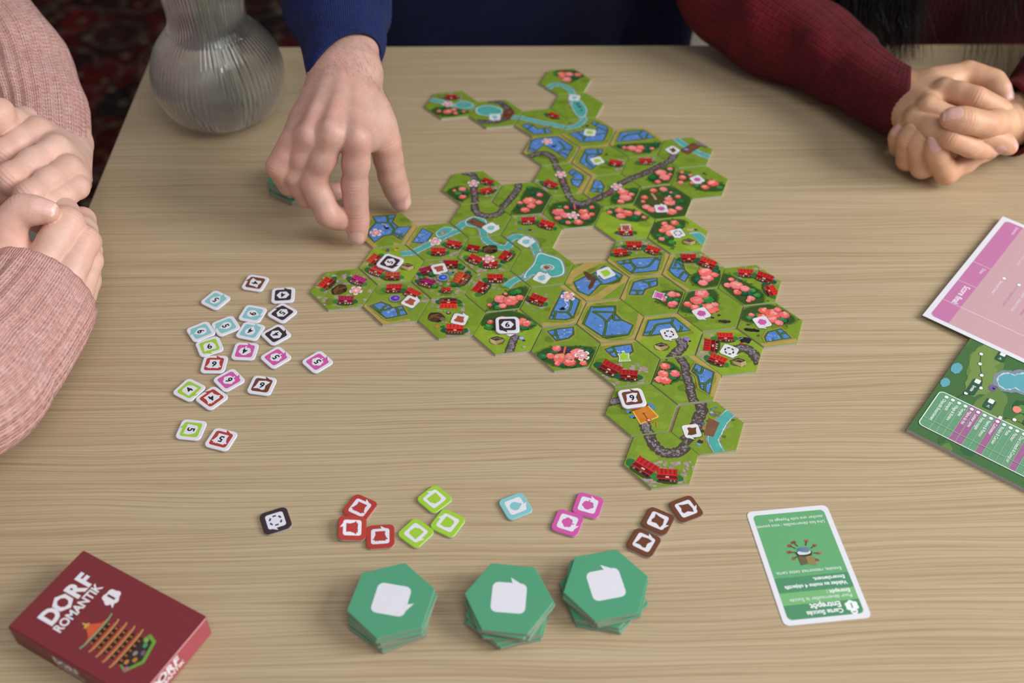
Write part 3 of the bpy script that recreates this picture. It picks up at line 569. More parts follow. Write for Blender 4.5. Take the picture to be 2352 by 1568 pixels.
a = Art(26, 4); a.tan([(1250, 210), (1125, 440), (1200, 510)], 7); a.field([(1210, 405), (1320, 255), (1430, 310), (1360, 400), (1290, 412)]); a.pebbles(1500, 380, 1780, 560, 22); a.river([(1790, 255), (1590, 325), (1480, 385), (1300, 475), (1180, 540)], 4); a.pond([(1470, 300), (1560, 245), (1650, 260), (1600, 310), (1500, 350)]); a.bits([(1530, 308, 1.4, (226, 130, 110)), (1560, 298, 1.2, (200, 90, 90)), (1510, 312, .7, (50, 40, 40))]); a.house(1490, 510, 0); a.house(1655, 435, -15); a.flower(1455, 400)
a.done('hex tile with a red carp in the river and two red houses')
a = Art(27, 4, LIME); a.pebbles(680, 620, 1100, 840, 34); a.river([(1300, 510), (1150, 525), (1085, 530)], 4); a.house(805, 590, 60, (190, 62, 52)); a.house(820, 720, -28, (196, 62, 60)); a.house(995, 775, 0, (186, 70, 50)); a.crate(1160, 670, 0, -1); a.bits([(945, 500, 1.5, (110, 80, 180)), (945, 486, .9, (36, 30, 34)), (1035, 492, 1.5, (224, 180, 70)), (1045, 480, .8, (60, 40, 30))])
a.done('lime green hex tile with red houses carrying the token numbered five')
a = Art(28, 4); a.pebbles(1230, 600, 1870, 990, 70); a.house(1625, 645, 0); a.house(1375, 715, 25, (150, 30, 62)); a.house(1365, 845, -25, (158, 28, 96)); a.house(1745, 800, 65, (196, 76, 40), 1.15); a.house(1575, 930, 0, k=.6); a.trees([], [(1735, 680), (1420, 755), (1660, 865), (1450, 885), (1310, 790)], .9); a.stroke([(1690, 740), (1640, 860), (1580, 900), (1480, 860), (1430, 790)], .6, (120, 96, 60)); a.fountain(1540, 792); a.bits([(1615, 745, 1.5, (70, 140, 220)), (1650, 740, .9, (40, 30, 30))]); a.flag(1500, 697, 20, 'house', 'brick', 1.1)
a.done('hex tile of a village square with a round blue fountain ringed by houses')
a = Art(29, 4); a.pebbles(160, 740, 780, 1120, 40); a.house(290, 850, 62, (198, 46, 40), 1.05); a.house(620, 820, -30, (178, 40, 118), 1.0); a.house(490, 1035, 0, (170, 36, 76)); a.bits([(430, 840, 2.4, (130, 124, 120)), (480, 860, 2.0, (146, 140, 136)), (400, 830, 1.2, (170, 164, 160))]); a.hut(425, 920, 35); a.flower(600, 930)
a.done('hex tile at the outer corner with a brown hut and a magenta roofed house')
a = Art(30, 4); a.tan([(640, 1090), (890, 1300), (1190, 1275)], 9); a.pebbles(1150, 880, 1380, 1050, 14); a.house(1010, 905, 0, k=1.05); a.house(1205, 962, -35); a.fountain(1025, 1012, (90, 60, 170)); a.field([(750, 1095), (870, 1055), (960, 1090), (992, 1118), (1100, 1098), (1150, 1185), (930, 1230), (880, 1190)], [[(780, 1090), (880, 1170)], [(930, 1090), (880, 1140), (990, 1120)], [(1040, 1110), (1070, 1210)], [(1050, 1145), (1120, 1135)]]); a.stroke([(1180, 1145), (1250, 1090)], .6, (60, 120, 200)); a.flag(1190, 1052, 150, 'house', 'brick', 1.1)
a.done('hex tile with a purple basin, two red houses and paddies along one edge')
a = Art(31, 4); a.pebbles(1420, 990, 1800, 1140, 14); a.pebbles(1600, 1340, 1820, 1430, 14); a.house(1600, 1065, 180, (216, 52, 44), 1.1); a.house(1670, 1345, 0, (216, 52, 44), 1.1); a.hut(1470, 1220, -10); a.bits([(1540, 1240, 2.2, (120, 110, 96)), (1520, 1150, .9, (190, 160, 130)), (1560, 1150, .9, (190, 160, 130)), (1540, 1270, .9, (190, 160, 130)), (1575, 1275, .9, (190, 160, 130)), (1600, 1172, 1.8, (100, 40, 64)), (1600, 1168, 1.0, (190, 150, 160)), (1480, 1318, 1.6, (236, 120, 60)), (1540, 1320, 1.6, (40, 110, 60)), (1730, 1090, 1.8, (50, 116, 56))]); a.flag(1720, 1240, 165, 'house', 'brick', 1.1)
a.done('green hex tile with two facing red houses and a brown thatched wagon')
a = Art(32, 5); a.pebbles(680, 420, 1000, 600, 26); a.river([(1260, 430), (1120, 498), (1050, 560)], 4); a.patch([(860, 760), (1050, 610), (1240, 560), (1300, 640), (1210, 790), (900, 815)]); a.house(780, 570, 62, k=1.1); a.house(930, 470, 0, k=1.05); a.trees([(985, 692, 1.5), (1090, 710, 1.7), (1010, 765), (1190, 678, 1.0), (1040, 635, .5), (868, 757, .6)], [(1130, 622, 1.3), (910, 750), (1180, 610), (960, 780)])
a.done('hex tile where the river ends, two red houses above pink blossom trees')
a = Art(33, 5, LIME); a.patch([(760, 930), (900, 830), (1150, 825), (1350, 930), (1300, 1010), (950, 1035)]); a.trees([(875, 937, .8), (1215, 935, 1.2), (1265, 952), (1000, 900)], [(860, 990, 1.2), (1240, 990, 1.2), (1320, 950)]); a.road([(1150, 1080), (1110, 1180), (1070, 1290)], 5); a.poly([(1040, 1075), (1140, 1072), (1090, 1095)], WHITE); a.bits([(1215, 1115, 2.3, (130, 150, 200)), (1215, 1112, 1.5, (170, 190, 224)), (1240, 1140, 1.0, (50, 50, 70)), (1240, 1210, 1.3, (180, 170, 160))]); a.crate(945, 1135, 0)
a.done('lime green hex tile with a crate carrying the black framed token six')
a = Art(34, 5); a.tan([(1440, 1000), (1815, 965), (1935, 715), (1680, 520)], 10); a.pebbles(1230, 620, 1500, 800, 16); a.house(1380, 700, -28, k=1.1); a.field([(1510, 905), (1560, 800), (1660, 600), (1840, 705), (1770, 890), (1690, 912)], [[(1560, 825), (1710, 828), (1755, 730), (1715, 700)], [(1560, 910), (1585, 832)], [(1710, 830), (1765, 892)], [(1535, 870), (1570, 865)]]); a.bits([(1660, 795, 1.9, (22, 24, 32)), (1640, 800, 1.1, (22, 24, 32))]); a.stroke([(1680, 790), (1710, 755), (1685, 730), (1685, 715)], .6, (225, 225, 230)); a.flower(1715, 665, 1.1)
a.done('hex tile with a long necked bird in a paddy and a lone red house')
a = Art(35, 5); a.tan([(1700, 520), (1760, 430), (1990, 300), (2140, 260)], 7); a.tan([(1730, 560), (1950, 700), (2250, 520), (2370, 450)], 6); a.field([(1780, 510), (1900, 450), (1990, 420), (2110, 332), (2300, 430), (2260, 500), (2190, 520), (2060, 530), (1940, 650), (1830, 605)], [[(1980, 415), (2080, 520)], [(2150, 525), (2260, 470), (2160, 400)]]); a.poly([(1885, 390), (1930, 400), (2025, 475), (2050, 470), (2010, 500), (1985, 560), (1945, 592), (1930, 560), (1965, 500), (1930, 480), (1890, 420)], (96, 64, 46)); a.stroke([(1960, 490), (1890, 500)], .8, (180, 160, 120)); a.flag(2125, 410, -60, 'field', 'green', 1.15)
a.done('hex tile with a large brown bird flying over blue paddies')
a = Art(36, 6); a.tan([(-10, 265), (250, 465), (625, 430), (720, 190)], 9); a.pebbles(100, 60, 640, 200, 26); a.house(170, 190, 10); a.house(315, 115, 0, k=1.1); a.house(510, 165, -28); a.field([(120, 288), (350, 252), (605, 240), (560, 385), (290, 412)], [[(160, 315), (270, 305), (325, 350), (285, 405)], [(265, 270), (325, 350), (460, 340), (545, 250)], [(200, 280), (210, 310)], [(540, 245), (590, 275)]])
a.done('hex tile with three red houses in an arc above wide blue paddies')
a = Art(37, 6); a.tan([(640, 410), (250, 445), (150, 690)], 8); a.field([(260, 640), (310, 510), (400, 485), (560, 465), (562, 540), (430, 582), (402, 642)], [[(270, 595), (410, 600)], [(345, 600), (350, 645)], [(400, 500), (470, 520), (480, 560)], [(470, 510), (560, 490)]]); a.patch([(560, 700), (620, 610), (760, 600), (845, 640), (800, 775), (680, 775)]); a.trees([(720, 640, 1.0), (780, 645, .7), (720, 748, 1.1), (745, 735, .8), (630, 700, .7)], [(690, 690, 1.1), (770, 700), (650, 650)]); a.ship(590, 657, -110, 'pink')
a.done('green hex tile with a pink banner symbol between paddies and trees')
a = Art(38, 6); a.tan([(870, 615), (605, 420), (700, 195)], 9); a.pebbles(820, 190, 1260, 330, 22); a.field([(690, 380), (750, 250), (840, 300), (850, 370), (905, 425), (860, 502), (750, 440)], [[(775, 265), (750, 340)], [(790, 290), (850, 360)], [(720, 355), (845, 365)], [(800, 460), (850, 400), (900, 425)]]); a.patch([(920, 480), (1000, 400), (1200, 360), (1245, 520), (1050, 565)]); a.house(905, 252, 0, k=1.05); a.house(1105, 305, -30, k=1.15); a.trees([(1080, 400, 1.6), (1100, 462, 1.7), (1180, 430, .9), (1055, 518)], [(995, 485, 1.4), (1195, 390)])
a.done('hex tile with stepped paddies, two red houses and a tall pink blossom tree')
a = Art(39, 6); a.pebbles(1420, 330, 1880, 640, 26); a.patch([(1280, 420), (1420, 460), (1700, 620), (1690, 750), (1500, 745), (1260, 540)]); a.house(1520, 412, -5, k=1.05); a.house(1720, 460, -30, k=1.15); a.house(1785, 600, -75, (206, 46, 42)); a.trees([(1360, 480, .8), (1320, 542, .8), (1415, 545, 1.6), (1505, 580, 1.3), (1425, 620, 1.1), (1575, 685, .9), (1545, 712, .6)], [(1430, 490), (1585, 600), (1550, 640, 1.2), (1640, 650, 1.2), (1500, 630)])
a.done('hex tile at the rim with three red houses above a diagonal blossom grove')
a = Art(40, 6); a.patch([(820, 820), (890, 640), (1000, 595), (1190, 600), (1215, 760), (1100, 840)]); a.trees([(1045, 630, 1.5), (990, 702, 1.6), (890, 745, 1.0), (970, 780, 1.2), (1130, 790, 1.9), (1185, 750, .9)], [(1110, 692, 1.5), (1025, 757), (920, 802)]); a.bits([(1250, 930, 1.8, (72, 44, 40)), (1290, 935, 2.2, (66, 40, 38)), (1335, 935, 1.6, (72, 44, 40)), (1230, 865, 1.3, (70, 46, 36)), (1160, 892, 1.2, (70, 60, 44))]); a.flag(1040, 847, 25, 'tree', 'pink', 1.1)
a.done('green hex tile with blossom trees, pink flag and brown boars in the grass')
a = Art(41, 6); a.patch([(1450, 880), (1520, 790), (1800, 755), (2050, 890), (1980, 965), (1800, 955), (1560, 945)]); a.tan([(1690, 1200), (2080, 1150)], 6); a.trees([(1580, 860, .7), (1710, 815, 1.1), (1810, 850, 1.6), (1790, 900, 1.6), (1860, 805, .8), (1935, 860, 1.2), (1875, 945, .9), (1690, 880)], [(1905, 905, 1.4), (1560, 890, 1.2), (1640, 860)]); a.bits([(1535, 1020, 2.0, (34, 30, 32)), (1570, 1025, 2.3, (34, 30, 32)), (1605, 1028, 2.3, (38, 33, 34)), (1545, 968, 1.2, (80, 60, 44)), (1655, 1085, 1.2, (90, 80, 50)), (1640, 1035, 1.9, (34, 30, 32))]); a.field([(1725, 1105), (1760, 1050), (1900, 1015), (2005, 1110), (1740, 1152)], [[(1845, 1030), (1920, 1125)], [(1880, 1070), (1960, 1050)]]); a.flag(1695, 942, 20, 'tree', 'pink', 1.1)
a.done('hex tile at the rim with a black boar, blossom trees and a corner paddy')
a = Art(42, 7); a.tan([(620, -90), (260, -30), (150, 205), (415, 415), (800, 380), (900, 100)], 9); a.field([(235, 205), (320, 20), (580, 10), (575, 95), (640, 160), (770, 220), (720, 320), (490, 360), (440, 340)], [[(330, 70), (430, 130), (480, 200), (450, 355)], [(480, 195), (570, 90), (580, 20)], [(335, 75), (580, 80)], [(560, 100), (570, 160), (640, 165)], [(300, 60), (235, 205)], [(440, 345), (720, 322)], [(340, 30), (580, 15)]]); a.bits([(620, 70, .6, (150, 110, 70)), (640, 90, .5, (150, 110, 70))])
a.done('hex tile almost filled by one big block of dotted blue paddies')
a = Art(43, 7, LIME); a.tan([(785, 380), (880, 115), (1260, 80), (1420, 210)], 9); a.field([(880, 330), (940, 170), (1220, 140), (1390, 275), (1240, 292), (960, 330)], [[(890, 300), (980, 285), (1030, 215), (1180, 190), (1205, 150)], [(1180, 190), (1240, 290)], [(950, 330), (980, 285)], [(1300, 230), (1280, 290)]]); a.road([(1280, 370), (1310, 440), (1250, 510), (1180, 590)], 6); a.bits([(1345, 365, 2.0, (140, 120, 200)), (1370, 385, 1.6, (150, 130, 210)), (1385, 395, 1.0, (40, 34, 44))]); a.crate(1075, 450, 0); a.flag(1160, 317, 15, 'dash', 'black', 1.1)
a.done('lime green hex tile with paddies, a crate and a road starting at a flag')
a = Art(44, 7, LIME); a.pebbles(1470, 280, 1640, 640, 26); a.house(1770, 352, 0, (206, 46, 42)); a.house(1620, 440, 78, k=1.1); a.house(1680, 600, -30, k=1.05); a.road([(1880, 480), (1990, 468), (2080, 540), (2150, 640)], 6.5); a.stroke([(1930, 385), (1990, 380), (2040, 400)], 5.2, (40, 38, 44)); a.stroke([(1910, 380), (1960, 360)], .8, (140, 140, 190)); a.bits([(1945, 425, 1.3, (190, 60, 50))]); a.crate(1920, 620, 0, -1); a.flag(1810, 502, 60, 'dash', 'black', 1.1)
a.done('lime green hex tile at the rim with a black barrel and red houses')
a = Art(45, 5); a.field([(1495, 1038), (1600, 1015), (1770, 995), (1772, 1070), (1720, 1110), (1590, 1138)], [[(1575, 1022), (1615, 1135)], [(1530, 1085), (1595, 1075)]]); a.patch([(1370, 1310), (1500, 1215), (1800, 1200), (1990, 1220), (1995, 1340), (1850, 1430), (1600, 1420)]); a.torii(1680, 1235, -10); a.trees([(1590, 1225), (1525, 1305, .9), (1630, 1328, 1.8), (1730, 1368, 1.3), (1740, 1312, 1.1), (1820, 1278, 1.5), (1600, 1388, .8), (1880, 1382, .7)], [(1555, 1272, 1.2), (1870, 1230, 1.2), (1930, 1255), (1760, 1405), (1660, 1400), (1440, 1310)]); a.flower(1870, 1302, 1.1)
a.done('green hex tile with a purple roofed shrine among blossom trees and two paddies')
a = Art(46, 7); a.tan([(420, 420), (800, 370)], 5); a.field([(470, 482), (560, 452), (750, 425), (770, 500), (700, 545), (560, 562)], [[(550, 450), (610, 555)], [(520, 515), (580, 500)]]); a.pebbles(400, 640, 920, 870, 34); a.house(520, 690, -35, (170, 36, 40), 1.25); a.house(725, 765, -5, (170, 36, 36), 1.1); a.ship(672, 560, 5, 'green')
a.done('green hex tile with a lime banner symbol between a paddy and two houses')
a = Art(47, 7); a.tan([(1420, 520), (1740, 750), (1660, 1000)], 10); a.patch([(1000, 800), (1070, 640), (1150, 610), (1280, 700), (1265, 820), (1080, 850)]); a.road([(1230, 500), (1290, 590), (1335, 660), (1345, 760), (1385, 870), (1400, 960), (1450, 1100)]); a.trees([(1115, 662, 1.1), (1095, 747, 1.2), (1225, 742, 1.1), (1055, 805, .9), (1120, 818, 1.2)], [(1160, 720, 1.2), (1190, 775, 1.3), (1170, 670)]); a.field([(1410, 720), (1450, 640), (1640, 732), (1595, 962), (1500, 900), (1472, 772)], [[(1430, 720), (1500, 740), (1525, 680)], [(1430, 700), (1470, 710)], [(1480, 850), (1560, 850), (1620, 800)], [(1550, 860), (1545, 930)]])
a.done('green hex tile with a cobbled road between a flower bed and a paddy')
a = Art(48, 7); a.road([(450, 1070), (580, 1040), (640, 1030)]); a.road([(890, 1270), (915, 1340), (960, 1430)], 6); a.poly([(755, 1150), (770, 1110), (925, 1070), (935, 1100)], (150, 60, 44)); a.poly([(770, 1152), (935, 1092), (1045, 1210), (855, 1292)], (206, 128, 46)); a.stroke([(770, 1152), (855, 1292)], .9, (240, 190, 90)); a.stroke([(855, 1285), (1045, 1212)], .9, (240, 190, 90)); a.stroke([(935, 1092), (1045, 1210)], .9, (240, 190, 90)); a.bits([(720, 1160, 1.7, (80, 140, 210)), (740, 1165, 1.0, (40, 40, 60)), (765, 1212, 1.7, (80, 140, 210)), (785, 1222, 1.0, (40, 40, 60)), (960, 1080, 1.7, (80, 140, 210)), (985, 1112, 1.7, (80, 140, 210)), (940, 1250, 2.0, (206, 56, 50)), (942, 1248, 1.0, (230, 200, 190)), (885, 1175, .9, (120, 80, 40))]); a.stroke([(970, 1300), (1020, 1260), (1030, 1320)], .6, (220, 140, 50)); a.stroke([(890, 1180), (930, 1240)], .5, (110, 70, 40))
a.done('green hex tile with an orange theatre stage carrying the brown framed token')
a = Art(49, 8); a.road([(1450, 430), (1520, 560), (1475, 660), (1430, 780), (1350, 885), (1230, 960)], 6.5); a.river([(1900, 560), (1830, 600), (1740, 690), (1680, 800), (1640, 900), (1720, 1060)], 5); a.bits([(1620, 560, .9, (60, 120, 200)), (1665, 545, .9, (60, 120, 200)), (1630, 610, 2.0, (110, 120, 140)), (1620, 600, 1.2, (170, 180, 200)), (1680, 610, 1.0, (170, 140, 60))]); a.poly([(1590, 655), (1705, 710), (1640, 865), (1540, 840)], (128, 88, 68)); a.bits([(1530, 720, 1.6, (90, 110, 150)), (1540, 770, 1.4, (200, 110, 120)), (1520, 800, 1.4, (60, 60, 60)), (1580, 690, 1.2, (120, 90, 60)), (1500, 915, 2.0, (70, 54, 50)), (1480, 945, 1.3, (110, 160, 220)), (1515, 890, 1.1, (200, 130, 90)), (1760, 860, 1.3, (80, 120, 40)), (1855, 680, 1.2, (80, 110, 50))]); a.flag(1405, 800, 10, 'road', 'brown', 1.1)
a.done('green hex tile with a road meeting a brown riverside jetty, brown flag printed')
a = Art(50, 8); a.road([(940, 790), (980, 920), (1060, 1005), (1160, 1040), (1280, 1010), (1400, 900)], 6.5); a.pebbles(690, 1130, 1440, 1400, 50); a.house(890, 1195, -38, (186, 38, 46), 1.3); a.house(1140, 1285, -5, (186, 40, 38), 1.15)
a.done('green hex tile at the near tip of the layout with a U shaped cobbled road')

# ------------------------------------------------------------------ tokens
TS = 0.0169
def token_body():
    o = rrect(TS, TS, 0.0034, 6); n = len(o); b = 0.0004
    i = rrect(TS - 2 * b, TS - 2 * b, 0.0034 - b, 6)
    v = [(x, y, 0) for x, y in i] + [(x, y, b) for x, y in o] + [(x, y, TH - b) for x, y in o] + [(x, y, TH) for x, y in i]
    f = [tuple(range(n - 1, -1, -1)), tuple(range(3 * n, 4 * n))]
    for a0 in (0, n, 2 * n): f += [(a0 + k, a0 + (k + 1) % n, a0 + n + (k + 1) % n, a0 + n + k) for k in range(n)]
    me = mesh('token', v, f); me.polygons.foreach_set('material_index', [1, 0] + [1] * (2 * n) + [0] * n); return me
tok_me = {}
def token(cx, cy, ex, ey, col, icon, num, label, z=0.0, colour=False, group='', tilt=None):
    c = px(cx, cy, z + TH); e = px(ex, ey, z + TH)
    rz = math.atan2(e[1] - c[1], e[0] - c[0]) + math.pi / 2        # tail side = local -y
    key = col if colour else 'white'
    if key not in tok_me:
        me = token_body(); me.materials.append(M['white'] if not colour else mat(col + '_token_face', BUB[col], 0.45, 0.35)); me.materials.append(M['board']); tok_me[key] = me
    o = link('token', tok_me[key], None, None, (c[0], c[1], TZ + z), rz); tag(o, label, 'game token', group)
    if tilt: o.rotation_euler = (tilt[0], tilt[1], rz)
    P = Print(); L = Local(P, (0, 0), 0, 0.0054 if colour else 0.0060)
    L.poly(bubble(1.0, .3), WHITE if colour else BUB[col])
    inner = BUB[col] if colour else WHITE
    if icon == 'hex' and colour: dash(L, BUB['black'], .72)
    else: L.poly([(a_ * (1.18 if not colour else 1.14), b_ * (1.18 if not colour else 1.14)) for a_, b_ in ICON[icon]], inner)
    if num: L.text(num, (0, 0), 1.12, INK, bold=0.03)
    p = P.build('printed_face', (0, 0), 0, M['flat'], o); p.location = (0, 0, TH)
    return o
def A_(x, y): return (380 + x * 420 / 2352, 600 + y * 420 / 2352)
def B_(x, y): return (380 + x * 420 / 2352, 800 + y * 420 / 2352)
def C_(x, y): return (560 + x * 550 / 2352, 1090 + y * 550 / 2352)
def D_(x, y): return (1100 + x * 550 / 2352, 1090 + y * 550 / 2352)
G1 = 'numbered white tokens scattered beside the tiles'; G2 = 'coloured tokens laid out near the tile stacks'
for R_, c, e, col, icon, num, label in [
    (A_, (1155, 275), (1032, 255), 'brown', 'road', '4', 'white token with brown frame and number four'),
    (A_, (645, 495), (737, 420), 'teal', 'drop', '5', 'white token with teal frame and number five lying apart from the others'),
    (A_, (1512, 432), (1520, 335), 'black', 'hex', '4', 'white token with black frame and four beside the leftmost village tile'),
    (A_, (1122, 672), (1257, 697), 'teal', 'drop', '6', 'white token with teal frame and six touching the teal four'),
    (A_, (1503, 662), (1402, 607), 'black', 'hex', '5', 'white token with black frame and number five between two black fours'),
    (A_, (775, 828), (642, 880), 'teal', 'drop', '5', 'white token with teal frame and five touching the teal six'),
    (A_, (455, 900), (317, 955), 'teal', 'drop', '6', 'white token with teal frame and six above the green six'),
    (A_, (1092, 895), (1152, 802), 'teal', 'drop', '4', 'white token with teal frame and number four'),
    (A_, (1422, 940), (1538, 877), 'black', 'hex', '4', 'white token with black frame and four touching the teal four'),
    (A_, (565, 1092), (602, 1180), 'green', 'field', '6', 'white token with lime frame and number six'),
    (A_, (1022, 1153), (1055, 1050), 'pink', 'tree', '4', 'white token with pink frame and number four'),
    (A_, (1420, 1232), (1538, 1162), 'pink', 'tree', '5', 'white token with pink frame and five beside the pink four'),
    (A_, (1955, 1290), (2072, 1220), 'pink', 'tree', '5', 'white token with pink frame and five lying alone towards the tiles'),
    (A_, (625, 1320), (655, 1212), 'red', 'house', '6', 'white token with red frame and number six'),
    (B_, (817, 405), (947, 332), 'pink', 'tree', '6', 'white token with pink frame and number six'),
    (B_, (1240, 472), (1290, 365), 'brown', 'road', '6', 'white token with brown frame and six lying on the bare table'),
    (B_, (305, 530), (415, 585), 'green', 'field', '4', 'white token with lime frame and number four'),
    (B_, (595, 635), (500, 565), 'red', 'house', '4', 'white token with red frame and number four'),
    (B_, (330, 1042), (177, 1027), 'green', 'field', '5', 'white token with lime frame and number five'),
    (B_, (715, 1165), (787, 1055), 'red', 'house', '5', 'white token with red frame and number five')]:
    token(*R_(*c), *R_(*e), col, icon, num, label, group=G1)
def Z_(r, x, y): return (REG[r][0] + x * 500 / 2352, REG[r][1] + y * 500 / 2352)
token(*Z_(4, 968, 620), *Z_(4, 1062, 652), 'black', 'hex', '5', 'white token with black frame and five resting on a village tile', TH, group='numbered tokens standing on tiles')
token(*Z_(5, 1060, 965), *Z_(5, 1066, 1053), 'black', 'hex', '6', 'white token with black frame and six resting on a woodland tile', TH, group='numbered tokens standing on tiles')
token(*Z_(7, 762, 1003), *Z_(7, 725, 900), 'brown', 'road', '6', 'white token with brown frame and six resting on the theatre tile', TH, group='numbered tokens standing on tiles')
for R_, c, e, col, icon, label, z in [
    (C_, (312, 448), (343, 545), 'black', 'hex', 'dark purple black token with dashed hexagon symbol', 0),
    (C_, (1140, 322), (1205, 237), 'red', 'house', 'red house token lying half under another red token', 0),
    (C_, (1060, 517), (925, 524), 'red', 'house', 'red house token resting on the edge of another red token', 0),
    (C_, (1340, 603), (1340, 487), 'red', 'house', 'red house token lying flat beside the lime tokens', 0),
    (C_, (1873, 235), (1785, 162), 'green', 'field', 'lime field token at the head of the group of three', 0),
    (C_, (2003, 470), (1885, 412), 'green', 'field', 'lime field token between the other two lime tokens', 0),
    (C_, (1690, 568), (1782, 635), 'green', 'field', 'lime field token next to the red house token', 0),
    (D_, (360, 305), (482, 257), 'teal', 'drop', 'teal water drop token lying alone', 0),
    (D_, (1072, 297), (1107, 200), 'pink', 'tree', 'pink tree token beside the near tip of the tile layout', 0),
    (D_, (870, 468), (995, 507), 'pink', 'tree', 'pink tree token on the side of the teal token', 0),
    (D_, (2035, 332), (2140, 292), 'brown', 'road', 'brown road token at the end towards the green card', 0),
    (D_, (1757, 450), (1875, 500), 'brown', 'road', 'brown road token in the middle of the brown row', 0),
    (D_, (1620, 662), (1675, 570), 'brown', 'road', 'brown road token closest to the stack of green tiles', 0)]:
    ti = None
    if 'resting on the edge' in label: ti = (-0.155, 0.06); z = 0.0018
    if 'head of the group' in label: pass
    token(*R_(*c), *R_(*e), col, icon, '', label, z, True, G2, ti)
# ------------------------------------------------------------------ stacks of face-down tiles
M['back_green'] = mat('tile_back_green', (84, 158, 122), 0.4, 0.35)
M['board2'] = mat('tile_back_edge', (150, 150, 136), 0.8, 0.2)
back_me = hex_body('hex_tile_back', S * 0.985, TH, 0.0003); back_me.materials.append(M['board2']); back_me.materials.append(M['back_green'])
def stack(cx, cy, rz, n, tail, where, seed, jr=0.10, jd=0.0012, bub=True):
    r = random.Random(seed)
    for k in range(n):
        top = k == n - 1
        f = (n - 1 - k) / (n - 1)
        dx, dy, dr = (0, 0, 0) if top else (r.uniform(-jd, jd), r.uniform(-jd, jd) - 0.0004 * f, r.uniform(-jr, jr) + seed_rot.get(seed, 0) * (f > .5))
        o = link('face_down_tile', back_me, None, None, (cx + dx, cy + dy, TZ + k * (TH + 2e-5)), rz + dr)
        pos = 'topmost' if top else ('bottom one' if k == 0 else ['', 'second', 'third', 'fourth', 'fifth', 'sixth', 'seventh'][n - 1 - k] + ' from the top')
        tag(o, f'green backed tile, {pos} of the stack {where}', 'game tile', 'face down tiles ' + where)
        if top and bub:
            P = Print(); L = Local(P, (0, 0), tail - rz, 0.0095); L.poly(bubble(1, .36), (226, 226, 236))
            p = P.build('printed_symbol', (0, 0), 0, M['flat'], o); p.location = (0, 0, TH)
seed_rot = {1: 0.12, 2: 0.42, 3: -0.36, 4: 0.1}
stack(-0.0641, 0.3194, math.radians(17), 8, math.radians(80), 'beside the red and lime tokens', 1, .06, .0012)
stack(0.0004, 0.3217, math.radians(-5.3), 8, math.radians(176), 'between the two other stacks', 2, .10, .0012)
stack(0.0546, 0.3325, math.radians(13), 7, math.radians(193), 'beside the brown tokens', 3, .14, .0014)
l_ = px(616, 416, .012); b_ = px(664, 441, .012); e_ = b_ - l_
hc = (l_[0] + e_[0] * .5 - e_[1] * .866, l_[1] + e_[0] * .866 + e_[1] * .5)
stack(hc[0], hc[1], math.atan2(e_[1], e_[0]) + math.radians(60), 6, 0, 'under the reaching hand', 4, .05, .001, False)

# ------------------------------------------------------------------ flat printed sheets
def sheet(name, o, u, v, w, h, th, z, draw, label, cat, r=0.0, body=None, tilt=0.0):
    """o = local lower-left corner (world xy), u = reading direction point, v side from +90deg"""
    rz = math.atan2(u[1] - o[1], u[0] - o[0])
    pts = rrect(w, h, max(r, 1e-4), 5, w / 2, h / 2); n = len(pts)
    vv = [(x, y, 0) for x, y in pts] + [(x, y, th) for x, y in pts]
    me = mesh(name, vv, [tuple(range(n - 1, -1, -1)), tuple(range(n, 2 * n))] + [(k, (k + 1) % n, n + (k + 1) % n, n + k) for k in range(n)])
    ob = link(name, me, body or M['paper'], None, (o[0], o[1], TZ + z), rz); tag(ob, label, cat)
    if tilt: ob.rotation_euler = (tilt[0], tilt[1], rz)
    P = Print([(1, 0, w), (-1, 0, 0), (0, 1, h), (0, -1, 0)]); P.dz = 4e-6; L = Local(P, (0, 0), 0, 1.0); draw(L, w, h)
    p = P.build('printed_face', (0, 0), 0, M['flat'], ob); p.location = (0, 0, th)
    return ob
